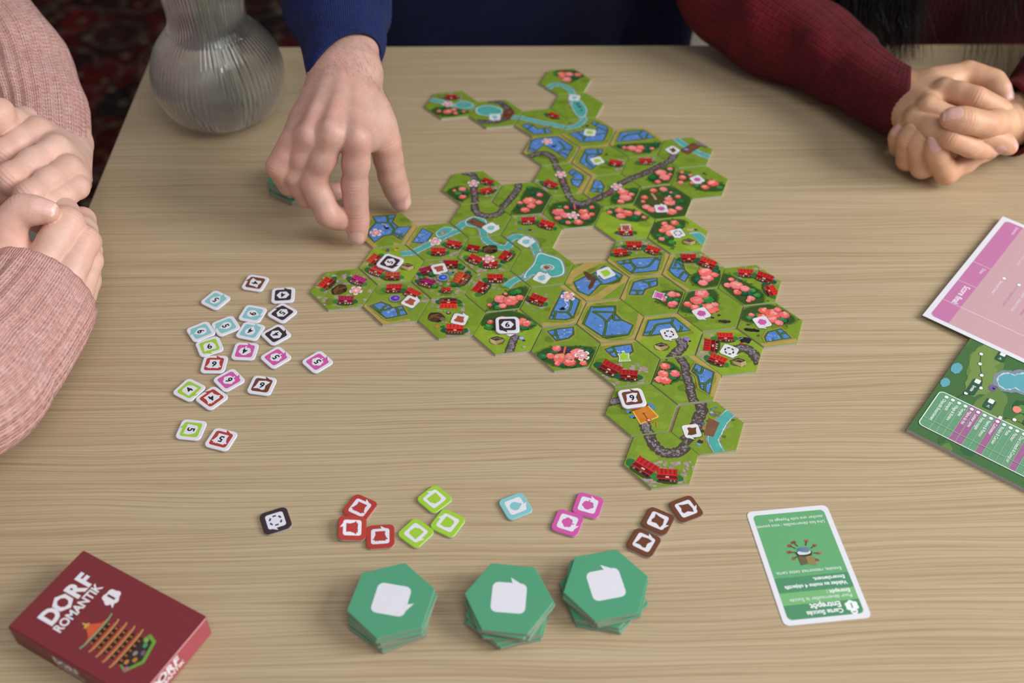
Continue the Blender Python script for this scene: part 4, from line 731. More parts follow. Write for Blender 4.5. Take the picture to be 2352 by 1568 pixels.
# achievement card, upside down for the viewer
cw, ch = 0.0508, 0.0785
c_br, c_bl, c_tr = px(1712, 1177), px(1899, 1160), px(1802, 1441)   # card's own lower right / lower left / upper right
mid = (px(1712, 1177) + px(1899, 1160) + px(2002, 1415) + px(1802, 1441)) / 4
ud = (c_br - c_bl); ud /= np.linalg.norm(ud); vd = np.array([-ud[1], ud[0], 0])
vchk = px(2002, 1415) - px(1899, 1160)
if np.dot(vchk, vd) < 0: vd = -vd
c0 = mid - ud * cw / 2 - vd * ch / 2
def draw_card(L, w, h):
    b = .0032; G1c, G2c, G3c = (104, 172, 118), (84, 146, 108), (122, 184, 122)
    L.poly(rrect(w - 2 * b, h - 2 * b, .0026, 5, w / 2, h / 2), G1c)
    def band(y0, y1, c): L.poly([(b, y0), (w - b, y0), (w - b, y1), (b, y1)], c)
    band(h - .0205, h - .0125, G3c); band(h - .0305, h - .0205, G2c)
    L.poly([(b, h - .0125), (w - b, h - .0125), (w - b, h - b - .0026)] + [(w - b - .0026, h - b), (b + .0026, h - b), (b, h - b - .0026)], G2c)
    Wt = (240, 244, 246)
    L.text('Carte Succès', (.0145, h - .0062), .0040, Wt, align='LEFT', bold=.03); L.text('Entrepôt', (.0145, h - .0103), .0050, Wt, align='LEFT', bold=.03)
    L.blob((.0088, h - .0085), .0038, .0034, Wt, n=24, jit=0, lobes=6); L.stroke([(.0070, h - .0058), (.0074, h - .0040), (.0096, h - .0038), (.0102, h - .0056)], .0010, Wt); L.text('1', (.0088, h - .0086), .0044, G2c, bold=.03)
    L.text('Pour déverrouiller le Succès', (.0062, h - .0152), .0032, Wt, align='LEFT'); L.text('Entrepôt :', (.0062, h - .0186), .0034, Wt, align='LEFT', bold=.03)
    L.text('Validez au moins 4 objectifs', (.0062, h - .0238), .0033, Wt, align='LEFT', bold=.03); L.text('Encerclement.', (.0062, h - .0277), .0033, Wt, align='LEFT', bold=.03)
    L.text('Ensuite, retournez cette carte.', (.0062, h - .0334), .0032, Wt, align='LEFT')
    L.text('Une fois déverrouillée : vous pouvez', (.0052, .0120), .0031, Wt, align='LEFT', sx=.92); L.text('stocker une tuile Paysage ici.', (.0052, .0082), .0031, Wt, align='LEFT', sx=.95)
    q = Local(L.P, L.m((w / 2 - .001, h * .415)), L.a, .0062)
    for (x, y, c) in ((-1.2, -.7, (140, 92, 70)), (1.15, -.9, (150, 88, 66)), (-.9, .9, (150, 90, 72)), (1.2, .5, (160, 96, 76)), (-1.35, .2, (170, 110, 90)), (.7, -1.25, (120, 84, 64)), (-.6, -1.3, (168, 110, 90)), (1.45, -.2, (140, 88, 70))):
        q.blob((x, y), .24, .18, c, n=9, jit=.3); q.stroke([(x * .6, y * .6), (x, y)], .12, (98, 74, 52))
    q.poly([(-.75, .55), (.0, .15), (.05, 1.25), (-.7, 1.5)][::-1], (150, 132, 88)); q.poly([(.0, .15), (.8, .35), (.75, 1.35), (.05, 1.25)], (112, 98, 70))
    q.blob((.05, .05), .85, .38, (58, 58, 54), n=16); q.blob((.05, -.02), .68, .26, (214, 222, 226), n=16); q.blob((-.05, -.32), .55, .32, (104, 134, 150), n=14); q.blob((.3, -.4), .3, .2, (96, 120, 160), n=10)
card = sheet('achievement_card', c0, c0 + ud, None, cw, ch, .0004, 1e-5, draw_card, 'green achievement card with white border lying upside down', 'game card', .0034)

# campaign pad (green) and score sheet (pink)
def unit(a, b): d = (b - a)[:2]; return d / np.linalg.norm(d)
gz = .0032
gA = px(2083, 985, gz); gB = px(2225, 782, gz); gC = px(2352, 1121, gz)
gu = unit(gB, gA); gv = unit(gA, gC)
gw, gh = .215, .30
g0 = np.array([gA[0] - gu[0] * gw, gA[1] - gu[1] * gw])
def draw_map(L, w, h):
    L.poly([(0, 0), (w, 0), (w, h), (0, h)], (72, 112, 66))
    for _ in range(260): L.blob((rnd.random() * w, rnd.random() * h), .0015 + .006 * rnd.random(), .0015 + .004 * rnd.random(), rnd.choice(((64, 104, 64), (78, 118, 62), (90, 128, 66), (58, 100, 68), (100, 132, 72))), n=22, jit=.14, step=False)
    L.P.step()
    # paddock meadow along the route
    [L.blob((w - .066 + .03 * math.cos(k * 1.7), .050 + .034 * math.sin(k * 2.3)), .012 + .006 * (k % 3), .009, ((112, 140, 78), (120, 146, 80), (104, 134, 72))[k % 3], n=26, jit=.10) for k in range(16)]
    L.blob((w - .074, .004), .006, .0035, (104, 168, 184), n=20, jit=.08); L.blob((w - .056, .003), .005, .003, (104, 168, 184), n=20, jit=.08)
    # lake
    [[L.blob((w - .088 + dx_, dy_), rx_ + e_, ry_ + e_, c_, n=30, jit=.07) for dx_, dy_, rx_, ry_ in ((.004, .036, .008, .006), (-.002, .046, .009, .008), (-.004, .058, .007, .009), (.002, .068, .006, .007), (-.008, .078, .006, .006))] for e_, c_ in ((.0035, (128, 142, 158)), (.0009, (184, 212, 216)), (0, (98, 168, 180)))]
    for x, y in ((.066, .052), (.050, .078), (.056, .086), (.112, .088)):
        L.blob((w - x, y), .0065, .0055, (44, 96, 58), n=14); L.blob((w - x + .001, y + .001), .004, .0036, (84, 142, 70), n=10); L.blob((w - x + .004, y - .002), .0035, .0028, (236, 140, 126), n=9)
    L.blob((w - .071, .030), .0032, .0026, (120, 96, 156), n=16); L.blob((w - .071, .031), .0010, .0010, (40, 34, 60), n=8); L.blob((w - .047, .074), .005, .004, (50, 62, 96), n=12); L.poly([(w - .058, .070), (w - .050, .078), (w - .047, .074), (w - .055, .066)], (104, 76, 60))
    pth = [(.098, .012), (.088, .015), (.078, .020), (.066, .024), (.055, .018), (.044, .014), (.038, .018), (.036, .028), (.042, .038), (.048, .044), (.052, .052), (.050, .062), (.040, .066), (.032, .074), (.028, .086), (.022, .097), (.030, .108), (.042, .114)]
    L.stroke([(w - x, y) for x, y in pth], .0004, (60, 80, 56)); 
    pth2 = [(.112, .034), (.116, .046), (.118, .060), (.112, .072), (.090, .084), (.086, .092), (.078, .100), (.066, .104)]
    L.stroke([(w - x, y) for x, y in pth2], .0004, (60, 80, 56))
    for x, y in pth[::1] + pth2: L.blob((w - x, y), .0018, .0016, (52, 70, 54), n=14, jit=0, step=False)
    L.P.step()
    for x, y in pth[::1] + pth2: L.blob((w - x, y), .0015, .0013, (236, 238, 238), n=14, jit=0, step=False)
    L.P.step()
    for x, y, txt in ((.064, .020, 'Ermite'), (.060, .060, 'Cartographe'), (.089, .066, 'Pontes'), (.055, .034, '+1'), (.070, .076, '+1'), (.104, .024, '+1')):
        L.poly(rrect(.0165 if len(txt) > 2 else .010, .0062, .0012, 3, w - x, y), (52, 92, 72)); L.text(txt, (w - x + .002, y), .0030, (240, 244, 240), bold=.02, sx=.8)
        L.poly(rrect(.0042, .0036, .0006, 2, w - x - (.0066 if len(txt) > 2 else .0034), y), (238, 240, 238))
    # legend with rows
    x0, x1, y0, y1 = w - .046, w - .009, .004, .1445
    pan = rrect(x1 - x0, y1 - y0, .003, 4, (x0 + x1) / 2, (y0 + y1) / 2); L.poly(rrect(x1 - x0 + .0014, y1 - y0 + .0014, .0036, 5, (x0 + x1) / 2, (y0 + y1) / 2), (226, 236, 228)); L.poly(pan, (106, 156, 122))
    rows = ['Objectifs Encerclement', 'Entrepôt', 'Village & Rivière', 'Temples', 'Maître du thé', 'Lutteur sumo', 'Petits nuages', 'Navire & Ponton', 'Cultivateur', 'Rivière & Cerisier', 'Poste', 'Pêcheur', 'Char à bœufs & Comptoir', 'Verger', 'Forêt', 'Chemin', 'Fête'] + ['Objectif'] * 14
    dy = (y1 - y0 - .006) / len(rows)
    for k, tx in enumerate(rows):
        yy = y0 + .003 + dy * (k + .5)
        if tx in ('Maître du thé', 'Lutteur sumo', 'Cultivateur', 'Verger'): L.poly([(x0, yy - dy / 2), (x1, yy - dy / 2), (x1, yy + dy / 2), (x0, yy + dy / 2)], (160, 104, 146))
    for k, tx in enumerate(rows):
        yy = y0 + .003 + dy * (k + .5)
        L.blob((x0 + .0028, yy), .0013, .0013, (238, 242, 240), n=12, jit=0); L.text(tx, (x0 + .0055, yy), .0032, (238, 244, 240), align='LEFT', bold=.010, sx=.80)
        if k: L.stroke([(x0, yy - dy / 2), (x1, yy - dy / 2)], .0002, (170, 206, 176), n=2)
    L.stroke([(x1 - .0075, y0), (x1 - .0075, y1)], .0003, (170, 206, 176), n=2)
sheet('campaign_pad', g0, g0 + gu, None, gw, gh, gz, 1e-5, draw_map, 'green printed campaign map pad lying under the pink sheet', 'game sheet', 0, M['board'])
sz = .0034
pA = px(2120, 720, sz + .002); pB = px(2305, 493, sz + .002); pC = px(2352, 832, sz + .002)
pu = unit(pB, pA); pv = unit(pA, pC); pw = float(np.linalg.norm((pB - pA)[:2])); ph = .215
def draw_score(L, w, h):
    b = .0040; MG, PK, LN = (198, 124, 170), (206, 166, 172), (232, 216, 224)
    L.poly(rrect(w - 2 * b, h - 2 * b, .003, 4, w / 2, h / 2), PK)
    L.poly([(b, .0180), (b, b + .003), (b + .003, b), (w - b - .003, b), (w - b, b + .003), (w - b, .0180)], MG)
    for x in (.070, .098, .126): L.stroke([(x, b), (x, .0180)], .0004, LN, n=2)
    L.stroke([(.126, .018), (.126, h - b)], .0005, LN, n=2)
    L.text('Score final:', (.101, .0128), .0066, (246, 244, 250), align='LEFT', bold=.012, sx=.85); L.text('Date:', (.073, .0142), .0036, (240, 236, 244), align='LEFT'); L.text('Joueurs:', (.007, .0150), .0036, (240, 236, 244), align='LEFT')
    L.stroke([(.126, .094), (w - b, .094)], .0005, LN, n=2)
    items = ['Score par joueur', 'Pour chaque tuile posée', 'Objectif: Validation finale', 'Bonus & Tâche de rivière', 'Marqueur chemin parcouru', 'Plus longue route au bout', 'Plus longue rivière', 'Groupe de forêts complet', 'Village le plus grand', 'Drapeaux complétés', 'Sanctuaire', 'Cultures', 'Total campagne']
    for k, tx in enumerate(items):
        y = .030 + (.0 if k == 0 else .0045 + .0068 * k)
        L.blob((.074, y), .0019, .0017, (150, 110, 140), n=16, jit=0); L.blob((.074, y), .0016, .0014, (240, 238, 244), n=16, jit=0)
        L.text(tx, (.078, y), .0032, (206, 150, 190) if k % 2 else (244, 238, 246), align='LEFT', sx=.85)
        L.text(tx.split()[0] + ' suivant le groupe', (.030, y + .002), .0030, (238, 222, 234), align='LEFT', sx=.8)
        L.stroke([(.012, y - .0034), (.122, y - .0034)], .00014, (224, 196, 206), n=2)
ps = sheet('score_sheet', (pB[0], pB[1]), (pB[0] + pu[0], pB[1] + pu[1]), None, pw, ph, .00025, sz + .0002, draw_score, 'pink score sheet with magenta band reading Score final', 'game sheet')

# ------------------------------------------------------------------ red card box
bh = .0175
q_t, q_l, q_r = px(191, 1262, bh), px(16.6, 1438.6, bh), px(469, 1420, bh)
bu = unit(q_l, q_t)                                   # reading direction of the title
bw, bd = .0557, .0887
bv = np.array([-bu[1], bu[0]])
b0 = q_l[:2] - bv * bd if np.dot(q_r[:2] - q_t[:2], bv) < 0 else q_l[:2]
brz = math.atan2(bu[1], bu[0])
M['box_red'] = mat('box_red_card', (124, 46, 53), 0.38, 0.4)
M['box_side'] = mat('box_rose_card', (178, 84, 94), 0.38, 0.4)
bm = bmesh.new(); bmesh.ops.create_cube(bm, size=1); bmesh.ops.scale(bm, vec=(bw, bd, bh), verts=bm.verts); bmesh.ops.translate(bm, vec=(bw / 2, bd / 2, bh / 2), verts=bm.verts)
bmesh.ops.bevel(bm, geom=bm.edges[:], offset=.0006, segments=2, affect='EDGES')
me = bpy.data.meshes.new('card_box'); bm.to_mesh(me); bm.free()
box = link('card_box', me, M['box_red'], None, (b0[0], b0[1], TZ + 1e-5), brz)
tag(box, 'dark red card box with white title lettering and a pagoda picture', 'box')
P = Print(); L = Local(P, (0, 0), 0, 1.0); WT = (232, 230, 236)
# title, sitting in the upper part of the lid (local +y = away from the pagoda foot)
def T(x, y): return (x * bw, y * bd)
def title(L, x0, y0, s):
    dx = 0.0
    for ch_, adv in (('D', .66), ('O', .68), ('R', .58), ('F', .5)):
        if ch_ == 'O':
            c = (x0 + s * (dx + .31), y0 + .36 * s)
            L.poly([(c[0] + 0.38 * s * math.cos(a_ + .5), c[1] + .43 * s * math.sin(a_ + .5)) for a_ in np.arange(6) * math.pi / 3], WT)
            L.poly([(c[0] + .20 * s * math.cos(a_ + .3), c[1] + .24 * s * math.sin(a_ + .3)) for a_ in np.arange(8) * math.pi / 4], (124, 46, 53))
        else: L.text(ch_, (x0 + s * dx, y0 + .36 * s), s, WT, align='LEFT', bold=.045, sx=.86)
        dx += adv
title(L, *T(.20, .772), .0142)
L.text('ROMANTIK', T(.185, .722), .0076, WT, align='LEFT', bold=.03, sx=.82)
L.blob(T(.72, .595), .0048, .0046, WT, n=48, jit=0, lobes=5); L.poly([T(.66, .57), T(.72, .56), T(.63, .535)], WT); L.text('1', T(.72, .598), .0068, (100, 34, 44), bold=.05)
# pagoda picture: five roofs stacked above a green base
pg = Local(P, T(.37, .345), 0, .0100)
pg.poly([(-1.1, -1.5), (-.2, -2.05), (1.05, -1.75), (1.25, -1.2), (.3, -.8), (-.9, -1.0)], (108, 160, 60)); pg.poly([(-.95, -1.42), (-.15, -1.85), (.9, -1.6), (1.05, -1.2), (.25, -.9), (-.8, -1.05)], (52, 44, 42))
for x, y, c in ((-.3, -1.5, (190, 120, 60)), (.2, -1.6, (120, 90, 120)), (.6, -1.4, (80, 150, 110)), (-.6, -1.2, (200, 130, 70)), (.85, -1.25, (150, 160, 90)), (-.9, -1.45, (170, 100, 130)), (.0, -1.25, (150, 140, 130))): pg.blob((x, y), .15, .12, c, n=9)
for k in range(5):
    y = -.95 + k * .52; w_ = 1.22 - .05 * k
    pg.poly([(-w_ * .72, y - .12), (w_ * .72, y - .12), (w_ * .68, y + .26), (-w_ * .68, y + .26)], (50, 32, 28))
    for j in range(5): pg.poly([(-.7 + j * .32, y - .06), (-.6 + j * .32, y - .06), (-.6 + j * .32, y + .12), (-.7 + j * .32, y + .12)], (172, 100, 60), False)
    P.step()
    if k < 4:
        pg.poly([(-w_, y + .24), (w_, y + .24), (w_ * .62, y + .46), (-w_ * .62, y + .46)], (178, 74, 60)); pg.stroke([(-w_ * 1.04, y + .30), (-w_ * .6, y + .22), (w_ * .6, y + .22), (w_ * 1.04, y + .30)], .09, (196, 150, 92))
    else:
        pg.poly([(-1.15, y + .26), (-.5, y + .42), (-.12, y + .95), (.12, y + .95), (.5, y + .42), (1.15, y + .26)], (206, 92, 62)); pg.stroke([(-1.2, y + .34), (-.6, y + .24), (.6, y + .24), (1.2, y + .34)], .09, (120, 170, 120))
        pg.poly([(-.1, y + .92), (.1, y + .92), (.03, y + 1.32), (-.03, y + 1.32)], (204, 160, 80)); pg.blob((0, y + 1.0), .2, .1, (204, 160, 80), n=12)
p = P.build('printed_lid', (0, 0), 0, M['flat'], box); p.location = (0, 0, bh)
# lettering and colour of the two visible sides
P = Print(); L = Local(P, (0, 0), 0, 1.0); L.poly(rrect(bw - .0012, bh - .0012, .0003, 2, bw / 2, bh / 2), (176, 82, 92)); L.poly([(.0006, bh - .0022), (bw - .0006, bh - .0022), (bw - .0006, bh - .0008), (.0006, bh - .0008)], (206, 156, 162)); title(L, .010, .0074, .0092); L.text('ROMANTIK', (.0105, .0048), .0045, WT, align='LEFT', bold=.03)
p = P.build('printed_end', (0, 0), 0, M['flat'], box); p.rotation_euler = (math.pi / 2, 0, 0); p.location = (0, 0, 0)
P = Print(); L = Local(P, (0, 0), 0, 1.0); title(L, .030, .0068, .0078); L.text('ROMANTIK', (.031, .0042), .0040, (210, 200, 206), align='LEFT', bold=.02)
p = P.build('printed_side', (0, 0), 0, M['flat'], box); p.rotation_euler = (math.pi / 2, 0, -math.pi / 2); p.location = (0, bd, 0)

# ------------------------------------------------------------------ vase
def b_glass(t, b): pass
gm = bpy.data.materials.new('ribbed_clear_glass'); gm.use_nodes = True; b = gm.node_tree.nodes['Principled BSDF']
b.inputs['Base Color'].default_value = (0.93, 0.95, 0.97, 1); b.inputs['Roughness'].default_value = 0.06; b.inputs['Transmission Weight'].default_value = 1.0; b.inputs['IOR'].default_value = 1.47
b.inputs['Transmission Weight'].default_value = 0.955; b.inputs['Roughness'].default_value = 0.05; M['glass'] = gm
M['stem'] = mat('flower_stem_green', (120, 134, 84), 0.5)
vz = .046; vcn = px(501, 166, vz); vx, vy = vcn[0], vcn[1]
prof = [(.000, .0), (.020, .0), (.030, .003), (.042, .011), (.0515, .024), (.0560, .040), (.0555, .054), (.0500, .070), (.0420, .081), (.0355, .089), (.0325, .096), (.0320, .104), (.0332, .116), (.0350, .132), (.0375, .150), (.0405, .168)]
def lathe(pts, seg, ribs=0, amp=0.0, flip=False):
    v = []; f = []; p = smooth_path(pts, 64)
    for k, (r, z) in enumerate(p):
        r = max(r, .0004)
        for j in range(seg):
            a_ = 2 * math.pi * j / seg; rr = r * (1 + amp * math.cos(ribs * a_)) if r > .01 else r
            v.append((rr * math.cos(a_), rr * math.sin(a_), z))
    for k in range(len(p) - 1):
        for j in range(seg):
            q = (k * seg + j, k * seg + (j + 1) % seg, (k + 1) * seg + (j + 1) % seg, (k + 1) * seg + j); f.append(q[::-1] if flip else q)
    return v, f, len(p)
seg = 432
v1, f1, n1 = lathe(prof, seg, 72, .007)
inn = [(max(r - .0024, 0), z + (.0045 if z < .01 else .0015)) for r, z in prof[:-1]] + [(.0378, .168)]
v2, f2, n2 = lathe(inn, seg, 72, .005, True)
o1 = len(v1); f = f1 + [tuple(i + o1 for i in q) for q in f2]
f += [((n1 - 1) * seg + j, (n1 - 1) * seg + (j + 1) % seg, o1 + (n2 - 1) * seg + (j + 1) % seg, o1 + (n2 - 1) * seg + j) for j in range(seg)]
f += [tuple(range(seg - 1, -1, -1)), tuple(o1 + j for j in range(seg))]
vase = link('vase', mesh('vase', v1 + v2, f, True), M['glass'], None, (vx, vy, TZ + 2e-5)); tag(vase, 'ribbed clear glass vase with round belly at the table corner', 'vase')
def tube(pts, rad, seg=10, n=24):
    p = smooth_path(pts, n); v = []; fc = []
    for i, c in enumerate(p):
        t = p[min(i + 1, len(p) - 1)] - p[max(i - 1, 0)]; t = t / np.linalg.norm(t)
        a1 = np.cross(t, [0.31, 0.95, 0.1]); a1 /= np.linalg.norm(a1); a2 = np.cross(t, a1)
        r = rad if np.isscalar(rad) else np.interp(i / (len(p) - 1), np.linspace(0, 1, len(rad)), rad)
        for j in range(seg): th_ = 2 * math.pi * j / seg; v.append(c + r * (math.cos(th_) * a1 + math.sin(th_) * a2))
    for i in range(len(p) - 1):
        for j in range(seg): fc.append((i * seg + j, i * seg + (j + 1) % seg, (i + 1) * seg + (j + 1) % seg, (i + 1) * seg + j))
    fc += [tuple(range(seg - 1, -1, -1)), tuple((len(p) - 1) * seg + j for j in range(seg))]
    return v, fc
for k, (x0, y0, x1, y1) in enumerate(((.008, -.012, -.012, -.006), (.014, -.006, -.006, -.003), (.020, -.001, .000, .000), (.026, .006, .006, .004))):
    v, fc = tube([(x0, y0, .012 + .003 * k), (x0 * .5 + x1 * .5, y0 * .5 + y1 * .5, .09), (x1, y1, .19), (x1 * 1.9, y1 * 1.9, .30)], .0014)
    o = link('flower_stem', mesh('flower_stem', v, fc, True), M['stem'], None, (vx, vy, TZ)); tag(o, 'thin green flower stem standing in the glass vase', 'flower stem', 'flower stems in the vase')

v, fc = tube([(0.28, 2.62, .005), (0.38, 2.46, .005), (0.50, 2.34, .005), (0.66, 2.20, .005), (0.85, 2.16, .005)], .0045)
cb_ = link('cable', mesh('cable', v, fc, True), M['table_leg']); tag(cb_, 'black cable lying on the pale floor behind the table', 'cable')
# ------------------------------------------------------------------ people: bodies grown from distance fields
def smin(a, b, k):
    h = np.maximum(k - np.abs(a - b), 0.0) / k
    return np.minimum(a, b) - h * h * k * 0.25
class Field:
    def __init__(s, lo, hi, h):
        s.h = h; s.lo = np.array(lo, float); n = np.ceil((np.array(hi) - s.lo) / h).astype(int) + 1
        s.n = n; s.ax = [(s.lo[i] + h * np.arange(n[i])).astype(np.float32) for i in range(3)]
    def new(s): return np.full(s.n, 0.05, np.float32)
    def sl(s, lo, hi):
        a = np.clip(np.floor((np.array(lo) - s.lo) / s.h).astype(int), 0, s.n - 1); b = np.clip(np.ceil((np.array(hi) - s.lo) / s.h).astype(int) + 1, 1, s.n)
        return tuple(slice(int(i), int(j)) for i, j in zip(a, b))
    def cone(s, F, a, b, ra, rb, k=0.004, flat=None):
        a = np.array(a, np.float32); b = np.array(b, np.float32); m = max(ra, rb) + 0.014
        S_ = s.sl(np.minimum(a, b) - m, np.maximum(a, b) + m)
        X, Y, Z = np.meshgrid(s.ax[0][S_[0]], s.ax[1][S_[1]], s.ax[2][S_[2]], indexing='ij', sparse=True)
        d = b - a; L2 = float(d @ d) + 1e-12
        t = np.clip(((X - a[0]) * d[0] + (Y - a[1]) * d[1] + (Z - a[2]) * d[2]) / L2, 0, 1)
        dx, dy, dz = X - a[0] - t * d[0], Y - a[1] - t * d[1], Z - a[2] - t * d[2]
        D = np.sqrt(dx * dx + dy * dy + dz * dz) - (ra + (rb - ra) * t)
        F[S_] = smin(F[S_], D.astype(np.float32), k)
    def mesh(s, F):
        n = np.array(F.shape); sg = F < 0
        c = sg[:-1, :-1, :-1].astype(np.int8)
        tot = np.zeros(n - 1, np.int8)
        offs = [(i, j, k) for i in (0, 1) for j in (0, 1) for k in (0, 1)]
        for i, j, k in offs: tot += sg[i:n[0] - 1 + i, j:n[1] - 1 + j, k:n[2] - 1 + k]
        act = (tot > 0) & (tot < 8); idx = np.argwhere(act)
        ids = np.full(n - 1, -1, np.int64); ids[act] = np.arange(len(idx))
        val = {o: F[idx[:, 0] + o[0], idx[:, 1] + o[1], idx[:, 2] + o[2]].astype(float) for o in offs}
        acc = np.zeros((len(idx), 3)); cnt = np.zeros(len(idx))
        for o in offs:
            for ax in range(3):
                if o[ax]: continue
                p = list(o); p[ax] = 1; p = tuple(p); v0, v1 = val[o], val[p]
                cr = (v0 < 0) != (v1 < 0); t = np.where(cr, v0 / np.where(cr, v0 - v1, 1), 0)
                pos = np.tile(np.array(o, float), (len(idx), 1)); pos[:, ax] += t
                acc[cr] += pos[cr]; cnt[cr] += 1
        V = s.lo + s.h * (idx + acc / cnt[:, None])
        Q = []
        for ax in range(3):
            u, w = [(1, 2), (2, 0), (0, 1)][ax]
            sa = [slice(None)] * 3; sb = [slice(None)] * 3; sa[ax] = slice(0, -1); sb[ax] = slice(1, None)
            ch = sg[tuple(sa)] != sg[tuple(sb)]; e = np.argwhere(ch)
            e = e[(e[:, u] > 0) & (e[:, w] > 0) & (e[:, u] < n[u] - 1) & (e[:, w] < n[w] - 1)]
            ins = sg[e[:, 0], e[:, 1], e[:, 2]]
            q = []
            for du, dw in ((-1, -1), (0, -1), (0, 0), (-1, 0)):
                p = e.copy(); p[:, u] += du; p[:, w] += dw; q.append(ids[p[:, 0], p[:, 1], p[:, 2]])
            q = np.stack(q, 1); q[~ins] = q[~ins][:, ::-1]; Q.append(q[(q >= 0).all(1)])
        return V, np.vstack(Q)
def W3(p): return np.array([p[0], p[1], p[2] + TZ]) / 1.0
def pz(x, y, z): return np.array(px(x, y, z))
def grow_hand(fingers, palm, h, forearm=None):
    """fingers: list of (joints, radii, nail(bool), up); palm: list of (a,b,ra,rb). Returns verts, faces, colour data"""
    pts = [np.array(j) for f in fingers for j in f['j']] + [np.array(a) for c in palm for a in c[:2]]
    lo = np.min(pts, 0) - 0.024; hi = np.max(pts, 0) + 0.024
    G = Field(lo, hi, h); Pm = G.new()
    for a, b, ra, rb in palm: G.cone(Pm, a, b, ra, rb, 0.010)
    R = Pm.copy()
    for f in fingers:
        F = G.new(); j = [np.array(p, float) for p in f['j']]; r = f['r']
        for i in range(len(j) - 1):
            a, b, ra, rb = j[i], j[i + 1], r[i], r[i + 1]; m = (a + b) / 2; last = i == len(j) - 2
            rm = (ra + rb) / 2 * (1.0 if last else 0.982)
            G.cone(F, a, m, ra, rm, 0.006); G.cone(F, m, b, rm, rb, 0.006)
            if i > 0:                                             # knuckle pad on the back of the joint
                pass
        R = np.minimum(R, smin(Pm, F, f.get('k', 0.0045)))
    V, Q = G.mesh(R)
    # colour: knuckles and tips redder, nails pale pink
    red = np.zeros(len(V)); nail = np.zeros(len(V))
    for f in fingers:                                             # skin creases over the finger joints
        j = [np.array(p, float) for p in f['j']]; r = f['r']
        for i in range(1, len(j) - 1):
            e0 = j[i] - j[i - 1]; e0 /= np.linalg.norm(e0); e1 = j[i + 1] - j[i]; e1 /= np.linalg.norm(e1)
            bend = e0 - e1; ax_ = e0 + e1; ax_ /= np.linalg.norm(ax_)
            dr = bend if np.linalg.norm(bend) > .25 else np.array(f.get('up', (0, -.6, .8)), float)
            dr = dr - ax_ * (dr @ ax_); dr /= np.linalg.norm(dr) + 1e-9
            q = V - j[i]; u = q @ ax_; w = q @ dr; rad = np.linalg.norm(q - np.outer(u, ax_), axis=1)
            m_ = np.exp(-(u / .0046) ** 2) * np.clip((w / r[i] - .25) / .4, 0, 1) * (rad < r[i] * 1.35)
            V -= np.outer(m_ * (.00020 + .00020 * np.cos(2 * np.pi * u / .0027)), dr)
    for f in fingers:
        j = [np.array(p, float) for p in f['j']]; r = f['r']
        for i in range(1, len(j)):
            d = np.linalg.norm(V - j[i], axis=1); red = np.maximum(red, np.exp(-(d / (r[i] * 1.35)) ** 2) * (0.9 if i == len(j) - 1 else 0.6))
        e1 = j[-1] - j[-2]; L = np.linalg.norm(e1); e1 = e1 / L; e0 = j[-2] - j[-3]; e0 = e0 / np.linalg.norm(e0)
        pal = e1 - e0 * (e1 @ e0)
        dor = -pal / (np.linalg.norm(pal) + 1e-9) if 'up' not in f else np.array(f['up'], float)
        dor = dor - e1 * (dor @ e1); dor /= np.linalg.norm(dor) + 1e-9; lat = np.cross(e1, dor)
        q = V - j[-1]; rt = r[-1]
        u, v, w = q @ e1, q @ lat, q @ dor
        inn = (u > -0.85 * rt) & (u < 0.86 * rt) & (np.abs(v) < 0.72 * rt) & (w > 0.30 * rt) & (np.abs(v) < 0.72 * rt * np.sqrt(np.clip(1.12 - (np.clip(-u - .30 * rt, 0, None) / (.58 * rt)) ** 2, 0.02, 1)))
        near = np.linalg.norm(q, axis=1) < 2.2 * rt
        if f.get('nail', True): 
            nail[inn & near] = 1.0
            lp = inn & near
            V[lp] += dor * 0.00025
            grv = (~inn) & near & (u > -1.15 * rt) & (np.abs(v) < 0.92 * rt) & (w > 0.15 * rt) & (u < .7 * rt)
            V[grv] += dor * 0.00022
            tipz = inn & near & (u > 0.66 * rt); nail[tipz] = 1.6
    return V, Q, red, nail
